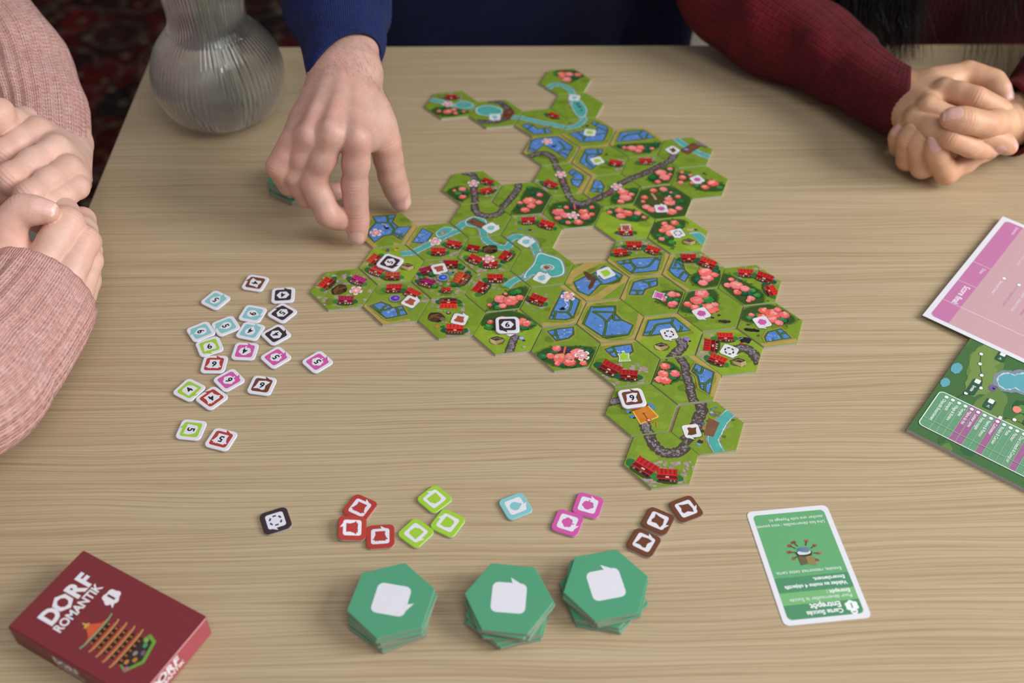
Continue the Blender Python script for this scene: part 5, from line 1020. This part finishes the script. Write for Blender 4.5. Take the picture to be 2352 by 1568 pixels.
def skin_mat(name, base, redc, nailc, hairy=0.0):
    def bld(t, b):
        n = NT(t); a = n.n('ShaderNodeAttribute', attribute_name='Skin'); sp = n.n('ShaderNodeSeparateColor'); n.l(a.outputs['Color'], sp.inputs[0])
        vec = n.coord(); nz = n.noise(vec, 90, 4, .6); n2 = n.noise(vec, 420, 3)
        c = n.mix(n.ramp(nz, [(0.35, (0, 0, 0)), (0.7, (1, 1, 1))]), lin(tuple(int(v * .95) for v in base)), lin(tuple(min(255, int(v * 1.02)) for v in base)))
        big = n.noise(vec, 38, 3, .6, .6); c = n.mix(n.ramp(big, [(0.42, (0, 0, 0)), (0.72, (.34, .34, .34))]), c, lin(redc))
        c = n.mix(n.ramp(n.noise(vec, 55, 2), [(0.50, (0, 0, 0)), (0.75, (.5, .5, .5))]), c, lin(tuple(min(255, int(v * 1.07 + 4)) for v in base)))
        c = n.mix(sp.outputs[0], c, lin(redc))
        c = n.mix(n.ramp(n2, [(0.3, (0.5, .5, .5)), (0.75, (0, 0, 0))]), c, n.mix(0.5, c, lin(redc)))
        nl = n.ramp(sp.outputs[1], [(0.3, (0, 0, 0)), (0.45, (1, 1, 1))]); nt_ = n.ramp(sp.outputs[1], [(0.7, (0, 0, 0)), (0.85, (1, 1, 1))])
        c = n.mix(nl, c, lin(nailc)); c = n.mix(nt_, c, lin(tuple(min(255, v + 22) for v in nailc)))
        n.l(c, b.inputs['Base Color'])
        rg_ = n.n('ShaderNodeMapRange'); n.l(nl, rg_.inputs[0]); rg_.inputs[3].default_value = 0.46; rg_.inputs[4].default_value = 0.24; n.l(rg_.outputs[0], b.inputs['Roughness'])
        b.inputs['Subsurface Weight'].default_value = 0.12; b.inputs['Subsurface Radius'].default_value = (0.004, 0.0016, 0.0009); b.inputs['Subsurface Scale'].default_value = 1.0
        w = n.n('ShaderNodeTexVoronoi', feature='DISTANCE_TO_EDGE'); w.inputs['Scale'].default_value = 900; n.l(vec, w.inputs['Vector'])
        mx = n.n('ShaderNodeMath', operation='ADD'); n.l(n.noise(vec, 260, 4, .65), mx.inputs[0]); mw = n.n('ShaderNodeMath', operation='MULTIPLY'); n.l(w.outputs[0], mw.inputs[0]); mw.inputs[1].default_value = 0.6; n.l(mw.outputs[0], mx.inputs[1])
        n.bump(mx.outputs[0], 0.25, 0.0007, b)
    return mat(name, base, 0.45, 0.4, bld)
def body(name, parts, material, label, loc):
    V = []; Q = []; A = []; o = 0
    for v, q, r, nl in parts:
        V.append(v); Q.append(q + o); o += len(v); A.append(np.stack([np.clip(r, 0, 1) * .42, np.clip(nl / 1.6, 0, 1), 0 * r, 0 * r + 1], 1))
    V = np.vstack(V) - np.array(loc); Q = np.vstack(Q); A = np.vstack(A)
    me = bpy.data.meshes.new(name); me.vertices.add(len(V)); me.vertices.foreach_set('co', V.astype(np.float32).ravel())
    me.loops.add(Q.size); me.loops.foreach_set('vertex_index', Q.astype(np.int32).ravel()); me.polygons.add(len(Q))
    me.polygons.foreach_set('loop_start', np.arange(0, Q.size, 4, dtype=np.int32)); me.polygons.foreach_set('loop_total', np.full(len(Q), 4, np.int32))
    me.update(calc_edges=True); me.validate()
    me.polygons.foreach_set('use_smooth', [True] * len(me.polygons))
    at = me.color_attributes.new('Skin', 'FLOAT_COLOR', 'POINT'); at.data.foreach_set('color', A.astype(np.float32).ravel())
    ob = link(name, me, material, None, loc); tag(ob, label, 'person'); return ob
# sleeves: swept tubes carrying a (round, along) map for the knit
def sleeve(pts, rads, seg=112, n=70, ribs=0, amp=0.0, fold=0.04, cuff=0.0, flat=1.0, seed=0, inner=0.016, skew=0.0, skx=0.0):
    p = smooth_path(np.array(pts), n); rr = np.interp(np.linspace(0, 1, len(p)), np.linspace(0, 1, len(rads)), rads)
    r_ = random.Random(seed); ph = [r_.random() * 6.28 for _ in range(8)]
    V = []; UV = []; s = 0.0; up = np.array([0, 0, 1.0]); F = []
    def ring(c, t, r, s_, k=1.0, fl=True):
        sd = np.cross(t, up); sd = sd / (np.linalg.norm(sd) + 1e-9); u2 = np.cross(sd, t)
        for j in range(seg):
            a_ = 2 * math.pi * j / seg; rad = r
            if fl:
                rad *= 1 + fold * k * (math.sin(3 * a_ + ph[0] + s_ * 38) * .5 + math.sin(s_ * 95 + 2 * math.sin(a_ + ph[1]) + ph[2]) * .6 + math.sin(5 * a_ + s_ * 60 + ph[3]) * .25)
            if ribs: rad += amp * math.cos(ribs * a_) * min(1.0, max(0.25, s_ / .02))
            V.append(c + sd * rad * math.cos(a_) + u2 * rad * math.sin(a_) * flat + t * (skew * math.sin(a_) + skx * math.cos(a_)) * max(0.0, 1 - max(s_, 0) / .06)); UV.append((j / seg, s_))
    for i, c in enumerate(p):
        t = p[min(i + 1, len(p) - 1)] - p[max(i - 1, 0)]; t = t / np.linalg.norm(t)
        if i: s += np.linalg.norm(p[i] - p[i - 1])
        if i == 0:
            ring(c + t * inner, t, rr[0] * .80, -inner, 0); ring(c + t * 0.0012, t, rr[0] * .86, -.004, 0); ring(c - t * .0005, t, rr[0] * .93, -.0015, .1)
        k = min(1.0, max(0.12, s / 0.05 - .4)) if cuff == 0 else (0.15 if s < cuff else min(1, .3 + (s - cuff) / .02))
        bulge = 1.0
        if cuff: bulge = 1.0 if s < cuff else 1 + .13 * min(1, (s - cuff) / .008)
        ring(c, t, rr[i] * bulge, s, k)
    m = len(V) // seg
    for i in range(m - 1):
        for j in range(seg): F.append((i * seg + j, i * seg + (j + 1) % seg, (i + 1) * seg + (j + 1) % seg, (i + 1) * seg + j))
    F.append(tuple((m - 1) * seg + j for j in range(seg)))
    return np.array(V), F, np.array(UV)
def cloth(name, V, F, UV, material, parent, loc):
    me = mesh(name, V - np.array(loc), F, True); me.uv_layers.new(name='UVMap')
    uv = []
    for f in F:
        us = [UV[i][0] for i in f]; w = max(us) - min(us) > .5 and len(f) == 4
        for i in f: uv += [UV[i][0] + (1.0 if w and UV[i][0] < .5 else 0.0), UV[i][1]]
    me.uv_layers[0].data.foreach_set('uv', uv)
    return link(name, me, material, parent)
def knit_mat(name, col, col2, n_round, n_along, fuzz=0.35, depth=0.0012, rib=0.0, mottle=40, shade=.5):
    def bld(t, b):
        n = NT(t); uv = n.n('ShaderNodeTexCoord'); sx = n.n('ShaderNodeSeparateXYZ'); n.l(uv.outputs['UV'], sx.inputs[0])
        def wave(src, k, ph=None):
            m = n.n('ShaderNodeMath', operation='MULTIPLY'); n.l(src, m.inputs[0]); m.inputs[1].default_value = k * 2 * math.pi
            if ph is not None: a_ = n.n('ShaderNodeMath', operation='ADD'); n.l(m.outputs[0], a_.inputs[0]); n.l(ph, a_.inputs[1]); m = a_
            c = n.n('ShaderNodeMath', operation='SINE'); n.l(m.outputs[0], c.inputs[0]); return c.outputs[0]
        col_w = wave(sx.outputs[0], n_round)
        ab = n.n('ShaderNodeMath', operation='ABSOLUTE'); n.l(col_w, ab.inputs[0])
        sc = n.n('ShaderNodeMath', operation='MULTIPLY'); n.l(ab.outputs[0], sc.inputs[0]); sc.inputs[1].default_value = 1.8
        row = wave(sx.outputs[1], n_along, sc.outputs[0])
        hgt = n.n('ShaderNodeMath', operation='MULTIPLY_ADD'); n.l(row, hgt.inputs[0]); hgt.inputs[1].default_value = 0.35; n.l(ab.outputs[0], hgt.inputs[2])
        out = hgt.outputs[0]
        if rib:
            rw = wave(sx.outputs[0], rib); ad = n.n('ShaderNodeMath', operation='MULTIPLY_ADD'); n.l(rw, ad.inputs[0]); ad.inputs[1].default_value = 1.2; n.l(out, ad.inputs[2]); out = ad.outputs[0]
        vec = n.coord(); fz = n.noise(vec, 1500, 3, .7); mo = n.noise(vec, mottle, 4, .6); m3 = n.noise(vec, 260, 3, .6)
        c = n.mix(n.ramp(mo, [(0.32, (0, 0, 0)), (0.68, (1, 1, 1))]), lin(col), lin(col2))
        c = n.mix(0.8, c, n.ramp(m3, [(0.3, (.72, .72, .72)), (0.7, (1.2, 1.2, 1.2))]), 'MULTIPLY')
        c = n.mix(n.ramp(out, [(0.0, (shade, shade, shade)), (0.5, (0, 0, 0))]), c, lin(tuple(int(v * .72) for v in col)))
        n.l(c, b.inputs['Base Color'])
        ad = n.n('ShaderNodeMath', operation='MULTIPLY_ADD'); n.l(fz, ad.inputs[0]); ad.inputs[1].default_value = fuzz * 2; n.l(out, ad.inputs[2])
        n.bump(ad.outputs[0], 0.8, depth, b)
        b.inputs['Sheen Weight'].default_value = 0.06; b.inputs['Sheen Roughness'].default_value = 0.5
    return mat(name, col, 0.9, 0.1, bld)
def torso(loc, hw, dp, z0, z1, name, material, parent, ploc, tilt=0.0, rz=0.0):
    seg, rows = 72, 40; V = []; UV = []; F = []
    for i in range(rows + 1):
        f = i / rows; z = z0 + (z1 - z0) * f
        w = hw * (0.86 + .18 * math.sin(math.pi * min(1, f * 1.1) * .5)); d = dp * (0.92 + .2 * math.sin(math.pi * f))
        if f > .84: k = math.sqrt(max(0.03, 1 - ((f - .84) / .16) ** 2)); w *= .35 + .65 * k; d *= .45 + .55 * k
        for j in range(seg):
            a_ = 2 * math.pi * j / seg; e = 2.6
            cx = math.copysign(abs(math.cos(a_)) ** (2 / e), math.cos(a_)); cy = math.copysign(abs(math.sin(a_)) ** (2 / e), math.sin(a_))
            wr = 1 + .012 * math.sin(7 * a_ + 9 * f) + .015 * math.sin(26 * f + 3 * math.sin(2 * a_))
            x, y = w * cx * wr, d * cy * wr + tilt * (f - .3)
            V.append((loc[0] + x * math.cos(rz) - y * math.sin(rz), loc[1] + x * math.sin(rz) + y * math.cos(rz), z)); UV.append((j / seg, z))
    for i in range(rows):
        for j in range(seg): F.append((i * seg + j, i * seg + (j + 1) % seg, (i + 1) * seg + (j + 1) % seg, (i + 1) * seg + j))
    F += [tuple(range(seg - 1, -1, -1)), tuple(rows * seg + j for j in range(seg))]
    return cloth(name, np.array(V), F, np.array(UV), material, parent, ploc)
def mm(*p): return np.array([p[0] / 1000, p[1] / 1000, p[2] / 1000 + TZ])

# ---- man in the navy sweater: right hand setting down a tile
w_c = mm(-131, 728, 101)
MC = {'i': mm(-114, 652, 90), 'm': mm(-132.5, 651, 95), 'r': mm(-149, 652, 92), 'p': mm(-162.5, 655, 85)}
fing = [
 dict(j=[MC['i'], mm(-119, 649, 53), mm(-119.2, 645, 29), mm(-119.3, 640.2, 12.5)], r=[.0100, .0090, .0081, .0072], up=(0.05, -1, .3)),
 dict(j=[MC['m'], mm(-149, 648, 57), mm(-139, 637, 34), mm(-127, 646, 22)], r=[.0102, .0096, .0085, .0074]),
 dict(j=[MC['r'], mm(-163.5, 652, 61), mm(-157, 656, 37), mm(-138, 671, 31)], r=[.0094, .0087, .0080, .0070]),
 dict(j=[MC['p'], mm(-174, 650, 68), mm(-170, 657, 47), mm(-157, 667, 38)], r=[.0084, .0078, .0072, .0064]),
 dict(j=[mm(-110, 694, 84), mm(-99, 686, 66), mm(-95.5, 684, 37), mm(-90, 682.5, 13.5)], r=[.0150, .0112, .0098, .0082], up=(1, -.15, .1), k=.012),
]
palm = []
for k, ra, rb, ox in (('i', .0155, .0108, 9.5), ('m', .0165, .0112, 3), ('r', .0160, .0106, -4), ('p', .0145, .0096, -10)):
    wp = w_c + np.array([ox / 1000, 0, 0]); palm.append((wp, MC[k] + np.array([0, .004, -.0012]), ra, rb)); palm.append(((wp * .35 + MC[k] * .65) - np.array([0, 0, .007]), (wp * .2 + MC[k] * .8) - np.array([0, 0, .010]), .0115, .009))
    up_ = np.array([0, -.25, 1.0]); up_ /= np.linalg.norm(up_)            # extensor tendons
    if k != 'p': palm.append((wp + up_ * (ra - .0022), MC[k] + up_ * (rb - .0030), .0022, .0028))
palm += [(mm(-120, 716, 94), mm(-108, 690, 82), .0160, .0145), (mm(-122, 700, 90), mm(-109, 670, 80), .0135, .0095), (mm(-121, 729, 101), mm(-129, 780, 108), .0168, .0175), (mm(-141, 729, 100), mm(-147, 780, 107), .0165, .0175), (mm(-131, 728, 102), mm(-142, 830, 118), .0180, .024)]
sk = skin_mat('skin_man', (206, 170, 155), (200, 126, 112), (218, 176, 166))
ML = (-0.13, 0.73, TZ)
man = body('person', [grow_hand(fing, palm, .00095)], sk, 'person in a navy sweater reaching over the table to set down a tile', ML)

# short dark hairs on the wrist
hv = []; hf = []; hr = random.Random(3)
_me = man.data; _co = np.empty(len(_me.vertices) * 3, np.float32); _me.vertices.foreach_get('co', _co); _co = _co.reshape(-1, 3) + np.array(ML)
_nr = np.empty(len(_me.vertices) * 3, np.float32); _me.vertices.foreach_get('normal', _nr); _nr = _nr.reshape(-1, 3)
_pick = np.where((_co[:, 1] > .700) & (_co[:, 1] < .742) & (_nr[:, 2] > .15))[0]
for i in hr.sample(list(_pick), 300):
    p = _co[i]; nn = _nr[i]; d = np.array([hr.gauss(.45, .22), -.75 + .2 * hr.random(), 0]); d -= nn * (d @ nn); d /= np.linalg.norm(d); L_ = .004 + .005 * hr.random(); o = len(hv)
    sd = np.cross(d, nn)
    for f, w_, up_h in ((0, 1, -.0003), (.5, .8, .0007), (1, .25, .0011)):
        c = p + d * L_ * f + nn * up_h - np.array(ML)
        for q in (sd, -.5 * sd + .8 * nn, -.5 * sd - .8 * nn): hv.append(tuple(c + q * .000045 * w_))
    for k in range(2):
        for j in range(3): hf.append((o + 3 * k + j, o + 3 * k + (j + 1) % 3, o + 3 * k + 3 + (j + 1) % 3, o + 3 * k + 3 + j))
M['arm_hair'] = mat('dark_arm_hair', (84, 62, 52), 0.5)
ah = link('arm_hair', mesh('arm_hair', hv, hf), M['arm_hair'], man); ah['kind'] = 'stuff'; ah['label'] = 'short dark hairs on the wrist'
kn = knit_mat('navy_fine_knit', (26, 36, 84), (32, 46, 102), 60, 330, .3, .0009)
kn2 = knit_mat('navy_knit_shaded', (17, 22, 50), (20, 27, 60), 420, 330, .3, .0009)  # same navy sweater, torso's shadow put into a darker colour
tr = torso((-0.04, 1.135), .205, .125, .44, 1.34, 'sweater', kn2, man, ML)
V_, F_, U_ = sleeve([mm(-131, 736, 102), mm(-137, 772, 107), mm(-157, 850, 124), mm(-196, 950, 160), mm(-225, 1040, 230), mm(-245, 1110, 380), mm(-215, 1140, 540)], [.0290, .0345, .0415, .0450, .050, .056, .064], ribs=56, amp=.0003, fold=.05, cuff=.050, seed=2, skx=.016)
cloth('sleeve', V_, F_, U_, kn, tr, ML)
V_, F_, U_ = sleeve([mm(120, 900, -160), mm(125, 960, -150), mm(138, 1020, -120), mm(140, 1085, -40), mm(140, 1120, 120), mm(150, 1140, 320), mm(145, 1145, 540)], [.036, .04, .046, .054, .056, .06, .064], fold=.05, seed=5)
cloth('sleeve', V_, F_, U_, kn2, tr, ML)
# ---- woman in the maroon sweater, hands folded on the table
def Sx(x, y, z): return pz(x, y, z / 1000)
def Hx(x, y, z): return pz(1980 + x * .19136, 130 + y * .19136, z / 1000)
rw_r = [
 dict(j=[Hx(860, 330, 56), Hx(1270, 205, 62), Hx(1580, 300, 62), Hx(1715, 490, 58)], r=[.0120, .0098, .0090, .0074], up=(.55, -.25, .9), k=.010),
 dict(j=[Hx(1000, 400, 66), Hx(1370, 505, 69), Hx(1630, 625, 62), Hx(1735, 720, 54)], r=[.0095, .0088, .0078, .0066], up=(.6, -.2, .7)),
 dict(j=[Hx(800, 600, 62), Hx(1420, 915, 54), Hx(1640, 1000, 47), Hx(1765, 1085, 40)], r=[.0092, .0084, .0076, .0066], up=(.6, -.3, .6)),
 dict(j=[Hx(640, 740, 52), Hx(1070, 970, 55), Hx(1310, 1085, 46), Hx(1535, 1140, 37)], r=[.0090, .0082, .0074, .0062], up=(.6, -.3, .7)),
 dict(j=[Hx(560, 830, 40), Hx(820, 1060, 34), Hx(960, 1120, 28), Hx(1085, 1190, 24)], r=[.0080, .0072, .0066, .0058]),
]
wr = Hx(440, 530, 38)
rp_ = [(wr + np.array([0, .006, .002]), Hx(1000, 400, 62), .0175, .0105), (wr, Hx(800, 570, 58), .0180, .0115), (wr - np.array([0, .004, 0]), Hx(640, 740, 48), .0170, .0105), (wr - np.array([0, .008, .002]), Hx(560, 830, 38), .0150, .0090), (wr + np.array([.004, .006, .004]), Hx(860, 330, 54), .0160, .0120), (wr, Sx(1985, 185, 36), .0180, .0190)]
rw_l = [
 dict(j=[Hx(1680, 800, 52), Hx(1500, 815, 64), Hx(1260, 765, 70), Hx(1060, 745, 70)], r=[.0130, .0092, .0092, .0080], up=(-.1, -.35, .9), k=.009),
 dict(j=[Hx(1440, 1130, 24), Hx(1010, 1395, 15), Hx(905, 1180, 36), Hx(878, 1010, 47)], r=[.0092, .0088, .0080, .0068], up=(-.35, -.8, .45)),
 dict(j=[Hx(1300, 1150, 22), Hx(720, 1325, 15), Hx(660, 1040, 38), Hx(805, 840, 51)], r=[.0090, .0086, .0078, .0068], up=(-.5, -.6, .6)),
 dict(j=[Hx(1250, 1100, 20), Hx(545, 1235, 15), Hx(545, 990, 38), Hx(685, 790, 51)], r=[.0090, .0082, .0074, .0062], up=(-.6, -.5, .6)),
 dict(j=[Hx(1200, 1050, 18), Hx(450, 1090, 14), Hx(430, 980, 28), Hx(478, 865, 38)], r=[.0080, .0072, .0066, .0056], up=(-.7, -.4, .6)),
]
wl = Hx(1900, 720, 40)
lp_ = [(wl, Hx(1460, 1120, 22), .0165, .0100), (wl - np.array([.004, 0, .006]), Hx(1330, 1080, 18), .0160, .0105), (wl - np.array([.004, -.006, .010]), Hx(1250, 1000, 17), .0160, .0100), (wl - np.array([.004, -.010, .010]), Hx(1200, 900, 17), .0150, .0095), (wl, Hx(1690, 800, 48), .0165, .0135), (wl, mm(480, 840, 38), .0185, .020)]
sk2 = skin_mat('skin_woman_folded', (214, 174, 140), (212, 138, 112), (226, 178, 168))
RL = (0.42, 0.85, TZ)
rw = body('person', [grow_hand(rw_r, rp_, .00092), grow_hand(rw_l, lp_, .00092)], sk2, 'person in a maroon wool sweater with folded hands resting on the table', RL)
km = knit_mat('maroon_wool', (92, 18, 30), (128, 30, 38), 46, 210, .8, .0016, mottle=26)
km2 = knit_mat('maroon_wool_body', (76, 15, 26), (104, 22, 34), 130, 110, .8, .003, mottle=20)
tr2 = torso((0.50, 1.17), .20, .13, .44, 1.30, 'sweater', km2, rw, RL)
V_, F_, U_ = sleeve([Sx(2082, 243, 37), Sx(2012, 204, 36), Sx(1930, 146, 38), Sx(1830, 85, 44), Sx(1745, 25, 52), mm(205, 975, 84), mm(235, 1050, 190), mm(300, 1120, 370), mm(345, 1150, 520)], [.0295, .0300, .0320, .0370, .0450, .052, .056, .060, .064], ribs=44, amp=.0006, fold=.065, cuff=.062, seed=11, skew=.004, skx=.024)
V_[:, 2] = np.maximum(V_[:, 2], TZ + .0008 + 0 * V_[:, 2]) if True else V_[:, 2]
cloth('sleeve', V_, F_, U_, km, tr2, RL)
V_, F_, U_ = sleeve([Sx(2318, 274, 38), Sx(2392, 236, 38), mm(515, 870, 46), mm(590, 940, 80), mm(655, 1030, 190), mm(675, 1110, 380), mm(650, 1150, 520)], [.0310, .033, .037, .044, .052, .060], ribs=44, amp=.0006, fold=.06, cuff=.05, seed=12, skx=-.010)
V_[:, 2] = np.maximum(V_[:, 2], TZ + .0008)
cloth('sleeve', V_, F_, U_, km, tr2, RL)
# long dark hair falling in front of the sweater
M['hair'] = mat('black_hair', (22, 17, 17), 0.5, 0.3)
hv = []; hf = []; hr = random.Random(5)
def strand(p, r0, seg=4):
    o = len(hv); P_ = smooth_path(np.array(p), 12)
    for i, c in enumerate(P_):
        r = r0 * (1 - .75 * (i / (len(P_) - 1)) ** 2)
        for j in range(seg): a_ = 6.283 * j / seg; hv.append((c[0] + r * math.cos(a_) - RL[0], c[1] + r * math.sin(a_) * .8 - RL[1], c[2] + r * .3 * math.sin(a_) - RL[2]))
    for i in range(len(P_) - 1):
        for j in range(seg): hf.append((o + i * seg + j, o + i * seg + (j + 1) % seg, o + (i + 1) * seg + (j + 1) % seg, o + (i + 1) * seg + j))
for cx0, cx1, n_, ex, ey, ez in ((.35, .46, 1300, 2005, 76, 30), (.62, .70, 60, 2330, 100, 40)):
    end = Sx(ex, ey, ez)
    for _ in range(n_):
        f = hr.random(); g = hr.gauss(0, 1)
        top = np.array([cx0 + (cx1 - cx0) * f, 1.03 + .03 * hr.random(), 1.40])
        mid_ = np.array([cx0 + (cx1 - cx0) * (f * .9 + .05) + .006 * g, 1.005 + .025 * hr.random(), 1.08])
        low = np.array([end[0] + (f - .5) * .075 + .004 * g, end[1] + .025 * hr.random(), end[2] + .055 + .05 * hr.random()])
        tip = np.array([end[0] + (f - .5) * .085 + .010 * hr.gauss(0, 1), end[1] - .015 + .02 * hr.random(), TZ + .004 + .045 * hr.random() ** 1.5])
        strand([top, mid_, low, tip], .00035 + .0004 * hr.random(), 3)
hair = link('hair', mesh('hair', hv, hf, True), M['hair'], rw); hair['kind'] = 'stuff'; hair['label'] = 'long straight black hair falling over the sweater'

# ---- woman in the pale pink sweater, hands clasped at the table edge
def Lx(x, y, z): return pz(x * .485 - 6, 196 + y * .485, z / 1000)
lw_u = [
 dict(j=[Lx(185, 215, 96), Lx(25, 325, 100), Lx(-40, 430, 80), Lx(20, 470, 62)], r=[.0098, .0092, .0084, .0070]),
 dict(j=[Lx(275, 300, 96), Lx(62, 440, 102), Lx(10, 540, 78), Lx(90, 560, 62)], r=[.0098, .0094, .0084, .0070]),
 dict(j=[Lx(336, 395, 92), Lx(155, 520, 99), Lx(110, 600, 76), Lx(190, 620, 60)], r=[.0094, .0088, .0080, .0066]),
 dict(j=[Lx(375, 482, 84), Lx(235, 560, 90), Lx(200, 640, 70), Lx(260, 660, 56)], r=[.0088, .0080, .0074, .0062]),
 dict(j=[Lx(120, 180, 92), Lx(10, 190, 108), Lx(-30, 150, 116), Lx(20, 118, 118)], r=[.0120, .0098, .0090, .0080], nail=False),
]
wu = Lx(290, 262, 62)
up_p = [(wu + np.array([-.014, 0, .004]), Lx(185, 215, 92), .0160, .0105), (wu + np.array([-.006, 0, .002]), Lx(275, 300, 92), .0160, .0108), (wu + np.array([.004, 0, 0]), Lx(336, 395, 88), .0155, .0102), (wu + np.array([.010, 0, -.004]), Lx(372, 478, 80), .0140, .0095), (wu + np.array([-.012, 0, .004]), Lx(120, 180, 88), .0150, .0120), (wu, Lx(215, -60, 60), .0190, .021)]
lw_l = [
 dict(j=[Lx(40, 760, 84), Lx(45, 660, 96), Lx(120, 585, 104), Lx(240, 597, 103)], r=[.0112, .0090, .0087, .0073], up=(.2, -.35, .9), k=.010),
 dict(j=[Lx(225, 830, 78), Lx(325, 660, 88), Lx(300, 560, 76), Lx(240, 540, 66)], r=[.0108, .0110, .0088, .0072], nail=False),
 dict(j=[Lx(320, 930, 66), Lx(408, 740, 76), Lx(400, 640, 60), Lx(330, 620, 50)], r=[.0102, .0096, .0084, .0070], nail=False),
 dict(j=[Lx(375, 975, 52), Lx(428, 830, 58), Lx(430, 740, 44), Lx(370, 720, 36)], r=[.0095, .0088, .0080, .0066], nail=False),
 dict(j=[Lx(385, 1010, 40), Lx(425, 920, 42), Lx(430, 840, 30), Lx(380, 820, 26)], r=[.0088, .0080, .0072, .0060], nail=False),
]
wl2 = Lx(110, 1010, 52)
lo_p = [(wl2 + np.array([-.010, .006, .008]), Lx(225, 835, 74), .0185, .0118), (wl2 + np.array([0, 0, .004]), Lx(320, 935, 62), .0185, .0112), (wl2 + np.array([.006, 0, -.002]), Lx(372, 975, 49), .0170, .0105), (wl2 + np.array([.010, 0, -.006]), Lx(385, 1010, 38), .0150, .0095), (wl2 + np.array([-.012, .006, .010]), Lx(40, 770, 80), .0170, .0130), (wl2, Lx(-80, 1250, 46), .0205, .024)]
sk3 = skin_mat('skin_woman_clasped', (226, 190, 174), (222, 156, 138), (234, 186, 178))
LL = (-0.42, 0.62, TZ)
lw = body('person', [grow_hand(lw_u, up_p, .00095), grow_hand(lw_l, lo_p, .00095)], sk3, 'person in a pale pink ribbed sweater with clasped hands at the table edge', LL)
kp = knit_mat('pink_ribbed_wool', (236, 178, 168), (244, 196, 188), 78, 240, .8, .0012, mottle=60, shade=.3)
tr3 = torso((-0.78, 0.60), .13, .20, .44, 1.30, 'sweater', kp, lw, LL)
V_, F_, U_ = sleeve([mm(-315, 524, 52), mm(-319, 494, 52), mm(-324, 462, 55), mm(-338, 425, 62), mm(-410, 370, 95), mm(-540, 380, 210), mm(-650, 440, 400), mm(-690, 480, 520)], [.0405, .0420, .0450, .048, .055, .06, .066], ribs=26, amp=.0016, fold=.025, cuff=0, seed=21, inner=.02)
V_[:, 2] = np.maximum(V_[:, 2], TZ + .0008)
cloth('sleeve', V_, F_, U_, kp, tr3, LL)
V_, F_, U_ = sleeve([mm(-354, 658, 64), mm(-374, 708, 64), mm(-405, 768, 70), mm(-450, 812, 86), mm(-530, 820, 140), mm(-620, 790, 270), mm(-680, 730, 430), mm(-690, 700, 520)], [.0350, .0400, .0450, .048, .055, .06, .066], ribs=30, amp=.0013, fold=.05, cuff=0, seed=22, skx=-.028)
cloth('sleeve', V_, F_, U_, kp, tr3, LL)
